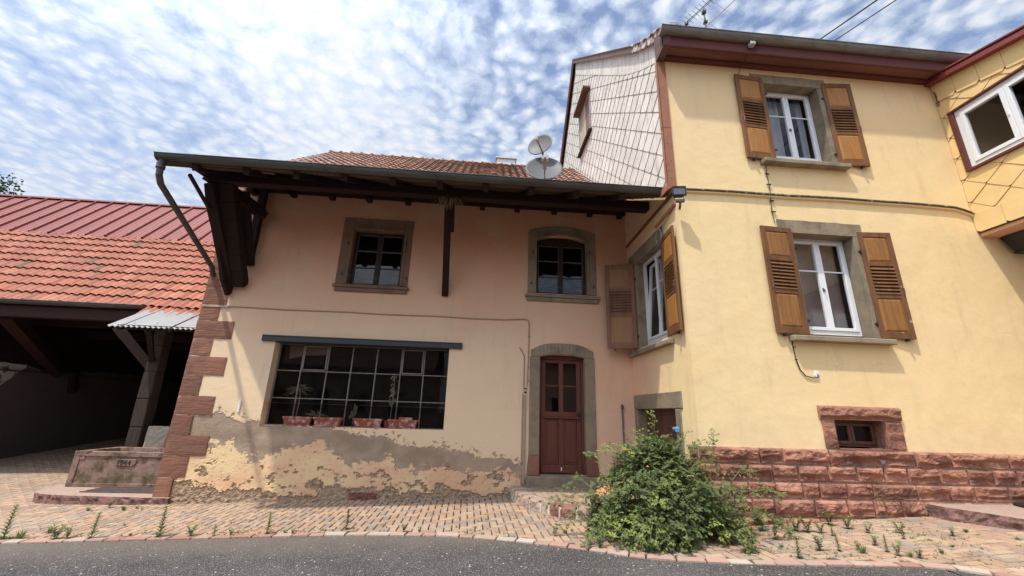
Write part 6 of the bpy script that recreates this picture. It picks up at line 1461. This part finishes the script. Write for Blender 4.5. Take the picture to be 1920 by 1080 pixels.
def shrub():
    random.seed(77); t = thing('rose_shrub', 'big sprawling green rose shrub growing at the corner of the yellow house', 'shrub', (2.5, 5.4, .22))
    mb = MB(); base = Vector((2.45, 5.6, .25)); C = Vector((2.33, 5.48, .2))
    def radius(h):      # h 0..1 up the mound
        return 1.04*(1-h**1.25)**.60+.03
    def ok(p):
        if p.z < gz(p.x)+.02: return False
        if p.x > 2.93 and p.y > 5.60: return False
        return True
    clumps = [(random.uniform(0, 2*pi), random.uniform(0, 1), random.uniform(-.16, .15)) for _ in range(46)]
    def bump(a, h):
        v = 0
        for (ca, ch, am) in clumps:
            da = (a-ca+pi) % (2*pi)-pi; q = (da/.33)**2+((h-ch)/.13)**2
            if q < 6: v += am*math.exp(-q)
        return v
    count = 0
    tries = 0
    while count < 3600 and tries < 30000:
        tries += 1
        a = random.uniform(0, 2*pi); h = random.random()**1.15; depth = random.random()**2.2
        r = radius(h)+bump(a, h); rr = r*(1-.42*depth)
        p = Vector((C.x+rr*cos(a)*(.85), C.y+rr*sin(a)*.74, C.z+h*1.06*(1-.1*depth)))
        if h > .55: p.x -= (h-.55)*.12
        if not ok(p): continue
        # holes between clumps
        if noise.noise(p*3.6) < -.12 and depth < .5: continue
        out = Vector((cos(a), sin(a)*.9, .35+h)).normalized()
        d = (out*.55+rvec()*.8+Vector((0, 0, -.1))).normalized(); up = (out+Vector((0, 0, .9))+rvec()*.5).normalized()
        tone = min(1, max(0, .30+.32*noise.noise(p*2.6)+random.uniform(-.16, .16)+(.42 if random.random() < .05 else 0)+(.22 if noise.noise(p*4.1+Vector((9, 0, 0))) > .32 else 0)))
        pinnate(mb, p, d, up, random.uniform(.06, .095), tone, n=3, ll=random.uniform(.034, .048), lw=random.uniform(.011, .0155)); count += 1
    mb.build('foliage', m_leaf, t)
    # arching canes with leaves that break the outline
    canes = MB(); lv = MB(); random.seed(5)
    def cane(pts, r0, nl, tone, ll=.035, every=True):
        P = catmull3(pts, 6); canes.tube(P, [r0*(1-.7*i/len(P)) for i in range(len(P))], 5)
        for k in range(nl):
            f = (k+.6)/nl*(len(P)-1.01); i = int(f); p = P[i].lerp(P[i+1], f-i); d = (P[i+1]-P[i]).normalized(); s = rvec(); s = (s-d*s.dot(d)).normalized()
            dd = (s*.9+d*.4).normalized(); pinnate(lv, p, dd, Vector((0, -.35, 1)).normalized(), random.uniform(.05, .085), min(1, max(0, tone+random.uniform(-.2, .2))), n=random.choice((2, 3)), ll=ll*random.uniform(.8, 1.1), lw=ll*.33)
    def catmull3(pts, n):
        pts = [Vector(p) for p in pts]; out = []
        for i in range(len(pts)-1):
            p0 = pts[max(i-1, 0)]; p1 = pts[i]; p2 = pts[i+1]; p3 = pts[min(i+2, len(pts)-1)]
            for k in range(n): q = k/n; out.append(.5*((2*p1)+(p2-p0)*q+(2*p0-5*p1+4*p2-p3)*q*q+(3*p1-p0-3*p2+p3)*q**3))
        return out+[pts[-1]]
    cane([(2.3, 5.6, .3), (2.15, 5.55, 1.0), (1.9, 5.5, 1.22), (1.6, 5.5, 1.14), (1.40, 5.5, 1.05)], .008, 26, .75)          # long arm to the left
    cane([(2.3, 5.6, .4), (2.28, 5.6, 1.1), (2.33, 5.55, 1.45), (2.32, 5.55, 1.62)], .007, 26, .8)                             # upright tip over the hatch
    cane([(2.3, 5.6, .4), (2.15, 5.6, 1.1), (2.1, 5.55, 1.38)], .006, 20, .7)
    cane([(2.3, 5.6, .4), (2.6, 5.5, 1.1), (2.72, 5.45, 1.40)], .006, 18, .6)
    cane([(2.5, 5.5, .4), (2.85, 5.4, 1.05), (3.0, 5.35, 1.33)], .006, 22, .6)
    cane([(2.6, 5.5, .4), (2.95, 5.4, .9), (3.02, 5.4, 1.22), (3.05, 5.4, 1.4)], .006, 20, .5)
    cane([(2.0, 5.5, .3), (1.6, 5.5, .75), (1.35, 5.4, .62), (1.2, 5.3, .42)], .006, 28, .45)
    cane([(2.0, 5.4, .3), (1.55, 5.2, .5), (1.35, 5.1, .35), (1.25, 5.0, .22)], .006, 28, .45)
    cane([(2.0, 5.3, .25), (1.5, 5.4, .35), (1.15, 5.5, .30), (.98, 5.55, .24)], .006, 28, .35)
    cane([(2.0, 5.6, .3), (1.5, 6.0, .55), (1.25, 6.2, .42), (1.05, 6.4, .36)], .006, 26, .4)
    cane([(1.9, 5.9, .3), (1.55, 6.3, .65), (1.4, 6.5, .60), (1.3, 6.6, .50)], .006, 22, .5)
    cane([(2.6, 5.2, .25), (3.2, 5.1, .7), (3.55, 5.2, .75), (3.75, 5.3, .66)], .006, 30, .5)
    cane([(2.7, 5.2, .25), (3.25, 5.0, .5), (3.5, 5.0, .45), (3.65, 5.05, .32)], .006, 30, .4)
    cane([(2.7, 5.3, .3), (3.15, 5.2, .9), (3.35, 5.25, .95), (3.5, 5.3, .88)], .006, 26, .5)
    for k in range(44):
        a = random.uniform(pi*.95, 2.05*pi); r = random.uniform(.72, 1.1); e = Vector((C.x+r*cos(a)*1.02, C.y+r*sin(a)*.9, 0)); e.z = gz(e.x)+random.uniform(.02, .16)
        cane([C+Vector((0, 0, .15)), C.lerp(e, .6)+Vector((0, 0, .25)), e], .005, 16, random.choice((.45, .75, .95)))
    for k in range(30):
        a = random.uniform(0, 2*pi); h = random.uniform(.3, 1); r = radius(h); p = Vector((C.x+r*cos(a), C.y+r*sin(a)*.82, C.z+h*1.1))
        if p.x > 2.8 and p.y > 5.5: continue
        out = Vector((cos(a), sin(a), random.uniform(-.1, .9))).normalized(); e = p+out*random.uniform(.12, .26)
        if not ok(e): continue
        cane([p-out*.2, p, e], .004, 10, random.uniform(.3, .95))
    canes.build('cane', m_stemg, t); lv.build('sprig', m_leaf, t)
    mb = MB()
    for k in range(26):
        a = random.uniform(0, 2*pi); h = random.uniform(.3, .95); r = radius(h)*.8; e = Vector((C.x+r*cos(a), C.y+r*sin(a)*.8, C.z+h*1.1))
        if not ok(e): continue
        mb.tube([base, base.lerp(e, .5)+Vector((0, 0, .2)), e], [.012, .008, .004], 5)
    mb.build('stem', m_stem, t)
    mb = MB(); p = Vector((1.93, 5.6, 1.14))
    for k in range(9): a = k*2.4; d = Vector((cos(a), sin(a)*.6-.5, sin(a)*.8)).normalized(); leaflet(mb, p, d, Vector((0, -1, .3)), .03, .015, .5)
    mb.build('yellow_bloom', mat('yellow_petal', (.75, .45, .03), .6), t)
shrub()
def weed_proto(kind, seed):
    """weed about one unit tall standing on the origin"""
    random.seed(seed); st = MB(); lf = MB()
    if kind == 'spire':
        bend = Vector((random.uniform(-.12, .12), random.uniform(-.05, .05), 0)); P = [Vector((0, 0, 0)), Vector((0, 0, .5))+bend*.4, Vector((0, 0, 1))+bend]; st.tube(P, [.016, .012, .006], 4)
        for k in range(64):
            f = .10+.9*k/64; p = P[0].lerp(P[1], f*2) if f < .5 else P[1].lerp(P[2], f*2-1); a = k*2.4
            d = Vector((cos(a), sin(a), .55)).normalized(); leaflet(lf, p, d, Vector((0, 0, 1)), (.30*(1.15-f*.7))*random.uniform(.7, 1.1), .036, random.random(), .1)
    elif kind == 'bushy':
        for j in range(4):
            a = j*1.7+random.random(); e = Vector((cos(a)*.28, sin(a)*.28, random.uniform(.65, 1))); P = [Vector((0, 0, 0)), Vector((e.x*.35, e.y*.35, e.z*.5)), e]; st.tube(P, [.014, .010, .005], 4)
            for k in range(22):
                f = .2+.8*k/22; p = P[0].lerp(P[1], f*2) if f < .5 else P[1].lerp(P[2], f*2-1); b = k*2.4; d = Vector((cos(b), sin(b), .5)).normalized(); leaflet(lf, p, d, Vector((0, 0, 1)), (.24*random.uniform(.6, 1.1)), .045, random.random(), .1)
    if kind != 'tuft':
        for k in range(12):
            a = k*2.4; d = Vector((cos(a), sin(a), random.uniform(.2, .9))).normalized(); leaflet(lf, Vector((0, 0, .02)), d, Vector((0, 0, 1)), random.uniform(.16, .3), .035, random.random()*.6, .2)
    else:
        for k in range(26):
            a = k*2.4; d = Vector((cos(a), sin(a), random.uniform(.5, 2.2))).normalized(); p = Vector((0, 0, .0)); leaflet(lf, p, d, Vector((cos(a), sin(a), -.5)), random.uniform(.5, 1.0), .05, random.random(), .2)
        st.tube([(0, 0, 0), (0, 0, .5)], .012, 4)
    return st, lf
def weeds():
    V = [(-5.56, 6.01, .37, 'spire', 'y'), (-4.95, 5.98, .21, 'bushy', 'y'), (-5.4, 6.05, .13, 'tuft', 'y'), (-4.84, 6.0, .16, 'bushy', 'y'), (-4.57, 6.0, .29, 'spire', 'y'), (-5.27, 6.26, .10, 'tuft', 'y'), (-5.75, 7.74, .13, 'bushy', 'y'), (-5.38, 7.53, .10, 'tuft', 'g'), (-5.29, 7.67, .06, 'tuft', 'g'), (-5.13, 7.55, .06, 'bushy', 'g'), (-3.79, 5.99, .34, 'spire', 'g'), (-3.43, 5.99, .16, 'bushy', 'y'), (-3.16, 6.0, .13, 'spire', 'g'), (-2.96, 5.99, .10, 'bushy', 'g'), (-2.53, 6.0, .25, 'spire', 'g'), (-2.32, 6.0, .07, 'tuft', 'g'), (-2.22, 5.98, .09, 'bushy', 'g'), (-1.61, 6.13, .24, 'spire', 'd'), (-.85, 5.93, .10, 'bushy', 'd'), (-.66, 5.92, .05, 'tuft', 'g'), (-5.89, 7.53, .08, 'tuft', 'y'),
         (3.87, 5.52, .14, 'bushy', 'y'), (3.24, 4.42, .20, 'spire', 'g'), (3.98, 5.22, .2, 'bushy', 'y'), (3.61, 4.6, .18, 'bushy', 'g'), (4.46, 5.45, .19, 'bushy', 'y'), (3.79, 4.56, .17, 'spire', 'y'), (4.53, 5.26, .18, 'bushy', 'y'), (4.61, 5.07, .13, 'bushy', 'g'), (4.22, 4.46, .16, 'spire', 'y'), (4.22, 4.34, .13, 'bushy', 'y'), (4.95, 5.01, .15, 'bushy', 'y'), (4.79, 4.82, .13, 'spire', 'g'), (4.29, 4.29, .08, 'tuft', 'g'), (4.35, 4.25, .11, 'bushy', 'g'), (5.39, 4.82, .11, 'bushy', 'y'), (5.68, 4.92, .07, 'tuft', 'y'), (4.09, 5.15, .15, 'bushy', 'y'), (4.14, 5.04, .14, 'spire', 'g'), (4.0, 4.56, .10, 'bushy', 'y'), (3.96, 4.46, .11, 'tuft', 'y'), (4.3, 4.67, .12, 'bushy', 'y'), (3.74, 5.21, .15, 'spire', 'y'), (3.87, 5.26, .21, 'bushy', 'y'), (1.4, 4.99, .13, 'bushy', 'g'), (1.14, 5.6, .08, 'tuft', 'g'), (3.6, 5.59, .17, 'bushy', 'g'), (3.42, 5.0, .24, 'spire', 'y'), (3.5, 5.35, .22, 'bushy', 'y'),
         (2.0, 4.86, .06, 'tuft', 'g'), (5.0, 4.5, .05, 'tuft', 'g'), (5.2, 5.2, .05, 'tuft', 'y'), (4.7, 4.35, .06, 'tuft', 'y'), (-.2, 6.05, .04, 'tuft', 'd'), (-4.2, 6.1, .05, 'tuft', 'y'), (-4.65, 6.6, .05, 'tuft', 'y'), (5.9, 4.6, .05, 'tuft', 'g'), (3.3, 4.75, .06, 'tuft', 'g')]
    ms = {'y': m_leafy, 'g': m_leaf, 'd': m_leafd}; cache = {}
    words = {'spire': 'thin upright', 'bushy': 'bushy', 'tuft': 'tiny'}; cw = {'y': 'yellow-green', 'g': 'green', 'd': 'dark green'}
    def region(x, y):
        if x < -5 and y > 7: return 'beside the stone slab'
        if x < -4.4: return 'at the left end of the kerb'
        if x < .9: return 'along the kerb below the workshop window'
        if x < 3 or (x < 3.45 and y < 5.05): return 'around the front of the shrub'
        return 'at the foot of the plinth' if y > 5.0 else 'in the paving before the plinth'
    rank = {}
    for x, y, h, kd, c in sorted(V, key=lambda v: v[0]/v[1]): rank.setdefault(region(x, y), []).append((x, y))
    ORD = ['first', 'second', 'third', 'fourth', 'fifth', 'sixth', 'seventh', 'eighth', 'ninth', 'tenth', 'eleventh', 'twelfth', 'thirteenth', 'fourteenth', 'fifteenth', 'sixteenth', 'seventeenth', 'eighteenth', 'nineteenth', 'twentieth']
    for i, (x, y, h, kd, c) in enumerate(V):
        key = (kd, c, i % 2)
        if key not in cache:
            a, b = weed_proto(kd, 900+len(cache)); so_ = a.build('stem', m_stemg); lo_ = b.build('leaves', ms[c]); cache[key] = (so_.data, lo_.data); bpy.data.objects.remove(so_); bpy.data.objects.remove(lo_)
        t = thing('weed', '%s %s weed, %s from the left %s' % (words[kd], cw[c], ORD[rank[region(x, y)].index((x, y))], region(x, y)), 'weed', (x, y, gz(x)-.005), 'weeds growing in the paving joints')
        t.rotation_euler = (0, 0, random.random()*6.3); wd = .9 if kd == 'spire' else 1.15; t.scale = (h*wd, h*wd, h)
        for nm, me in zip(('stem', 'leaves'), cache[key]): o = bpy.data.objects.new(nm, me); S.collection.objects.link(o); o.parent = t
weeds()
def joint_grass():
    random.seed(88); mb = MB(); n = 0
    while n < 900:
        if random.random() < .55: x = random.uniform(3.0, 7.2); y = random.uniform(kerb_y(x)+.1, 5.6)
        elif random.random() < .6: x = random.uniform(-9, .5); y = kerb_y(x)+.12+abs(random.gauss(0, .12))
        else: x = random.uniform(-9, 3); y = random.uniform(5.9, 7.9)
        if noise.noise(Vector((x*1.3, y*1.3, 3))) < -.05 and random.random() < .8: continue
        if x > 2.9 and y > 5.6: continue
        # snap to the nearest paving joint
        if random.random() < .5: x = round(x/.1)*.1
        else: y = round(y/.1)*.1
        n += 1; c = Vector((x, y, gz(x)-.004)); r = random.random()
        for k in range(random.choice((3, 4, 6, 9))):
            d = Vector((random.uniform(-1, 1), random.uniform(-1, 1), random.uniform(.25, 1.6))).normalized(); leaflet(mb, c+Vector((random.uniform(-.02, .02), random.uniform(-.01, .01), 0)), d, Vector((d.y, -d.x, .2)), random.uniform(.012, .034), .0035, r)
    o = mb.build('joint_grass', m_leafy); tag(o, 'moss and tiny grass sprouting in the paving joints', 'grass', kind='stuff')
joint_grass()
def creeper():
    random.seed(61); t = thing('leafy_climber', 'sparse woody climber leaning over the plinth right of the rose shrub', 'climber', (2.86, 4.62, .24)); st = MB(); lf = MB()
    for pts, n in (([(2.86, 4.62, .24), (2.90, 4.72, .45), (2.88, 4.9, .72), (2.86, 5.0, .90)], 26), ([(2.9, 4.66, .26), (2.96, 4.7, .36), (2.92, 4.66, .40)], 12), ([(2.88, 4.8, .6), (3.05, 4.95, .75), (3.25, 5.05, .78)], 16), ([(2.86, 4.62, .24), (2.80, 4.66, .34), (2.76, 4.66, .42)], 10), ([(2.88, 4.9, .72), (3.0, 5.1, .82), (3.2, 5.2, .72), (3.3, 5.2, .55)], 18)):
        P = [Vector(p) for p in pts]; st.tube(P, .0055, 4)
        for k in range(n):
            f = (k+.5)/n*(len(P)-1.001); i = int(f); p = P[i].lerp(P[i+1], f-i); pinnate(lf, p, rvec(), Vector((0, -.3, 1)), .06, random.random()*.8, n=2, ll=.034, lw=.012)
    for k in range(40): leaflet(lf, Vector((2.88+random.uniform(-.08, .08), 4.62+random.uniform(-.05, .05), .25+random.random()*.06)), rvec(), Vector((0, 0, 1)), .035, .012, random.random()*.4)
    st.build('stem', m_stem, t); lf.build('foliage', m_leaf, t)
    t = thing('dry_vine', 'dry leafless vine tendrils hanging on the red stone plinth', 'vine', (5.6, 5.6, .45)); st = MB()
    for k in range(16):
        x = 5.2+random.random()*1.1; p = [Vector((x, 5.60, .40))]
        for q in range(5): p.append(p[-1]+Vector((random.uniform(-.09, .08), random.uniform(-.02, .015), random.uniform(.02, .13))))
        st.tube(p, .0035, 3)
    st.build('tendril', m_stem, t)
creeper()
def tree(name, label, x, y, zc, r, n, seed, z0=-.3, mt=None, group=None):
    random.seed(seed); t = thing(name, label, 'tree', (x, y, z0), group); mb = MB(); c = Vector((x, y, zc))
    mb.tube([(x, y, z0), (x+.1, y, zc*.5), (x, y, zc)], [.28, .2, .1], 8)
    for k in range(12): d = rvec(); d.z = abs(d.z)*.6; mb.tube([c-Vector((0, 0, r*.5)), c+d*r*.8], [.07, .02], 5)
    mb.build('trunk', m_stem, t); mb = MB(); cl = [(rvec()*r*random.uniform(.3, .95), random.uniform(.25, .45)*r) for _ in range(34)]
    for k in range(n):
        o_, rr = random.choice(cl); p = c+Vector((o_.x, o_.y, o_.z*.85))+rvec()*rr*random.random()**.5; leaflet(mb, p, rvec(), rvec(), random.uniform(.12, .2), .05, random.random())
    mb.build('crown', mt or m_leafd, t)
tree('leafy_tree', 'dark leafy tree behind the barn roof at the left edge', -24.15, 18.5, 9.9, 2.1, 9000, 3)
# ------------------------------------------------------------------ the other side of the street (seen only in the window panes)
def opposite():
    for k, (x0, x1, h, dp, lab) in enumerate(((-15, -3.5, 4.4, 8.6, 'low tiled house across the street, mirrored in the left windows'), (1.5, 13, 5.2, 9.6, 'taller tiled house across the street, mirrored in the right windows'))):
        t = thing('opposite_house', lab, 'house', ((x0+x1)/2, -14, -.2)); mb = MB(); mb.box(x0, x1, -22, -14, -.3, h); mb.build('wall', m_facade, t)
        mb = MB(); mb.add([(x0-.3, -13.6, h-.1), (x1+.3, -13.6, h-.1), (x1+.3, -18, dp), (x0-.3, -18, dp)], [(0, 1, 2, 3)]); mb.add([(x0-.3, -22.4, h-.1), (x1+.3, -22.4, h-.1), (x1+.3, -18, dp), (x0-.3, -18, dp)], [(0, 1, 2, 3)]); mb.build('roof', m_tile, t)
        mb = MB()
        for q in range(4): a = x0+1.2+q*(x1-x0-2.4)/3.6; mb.box(a, a+.9, -14.02, -13.98, 1.3, 2.7)
        mb.build('window', m_darkframe, t)
opposite()
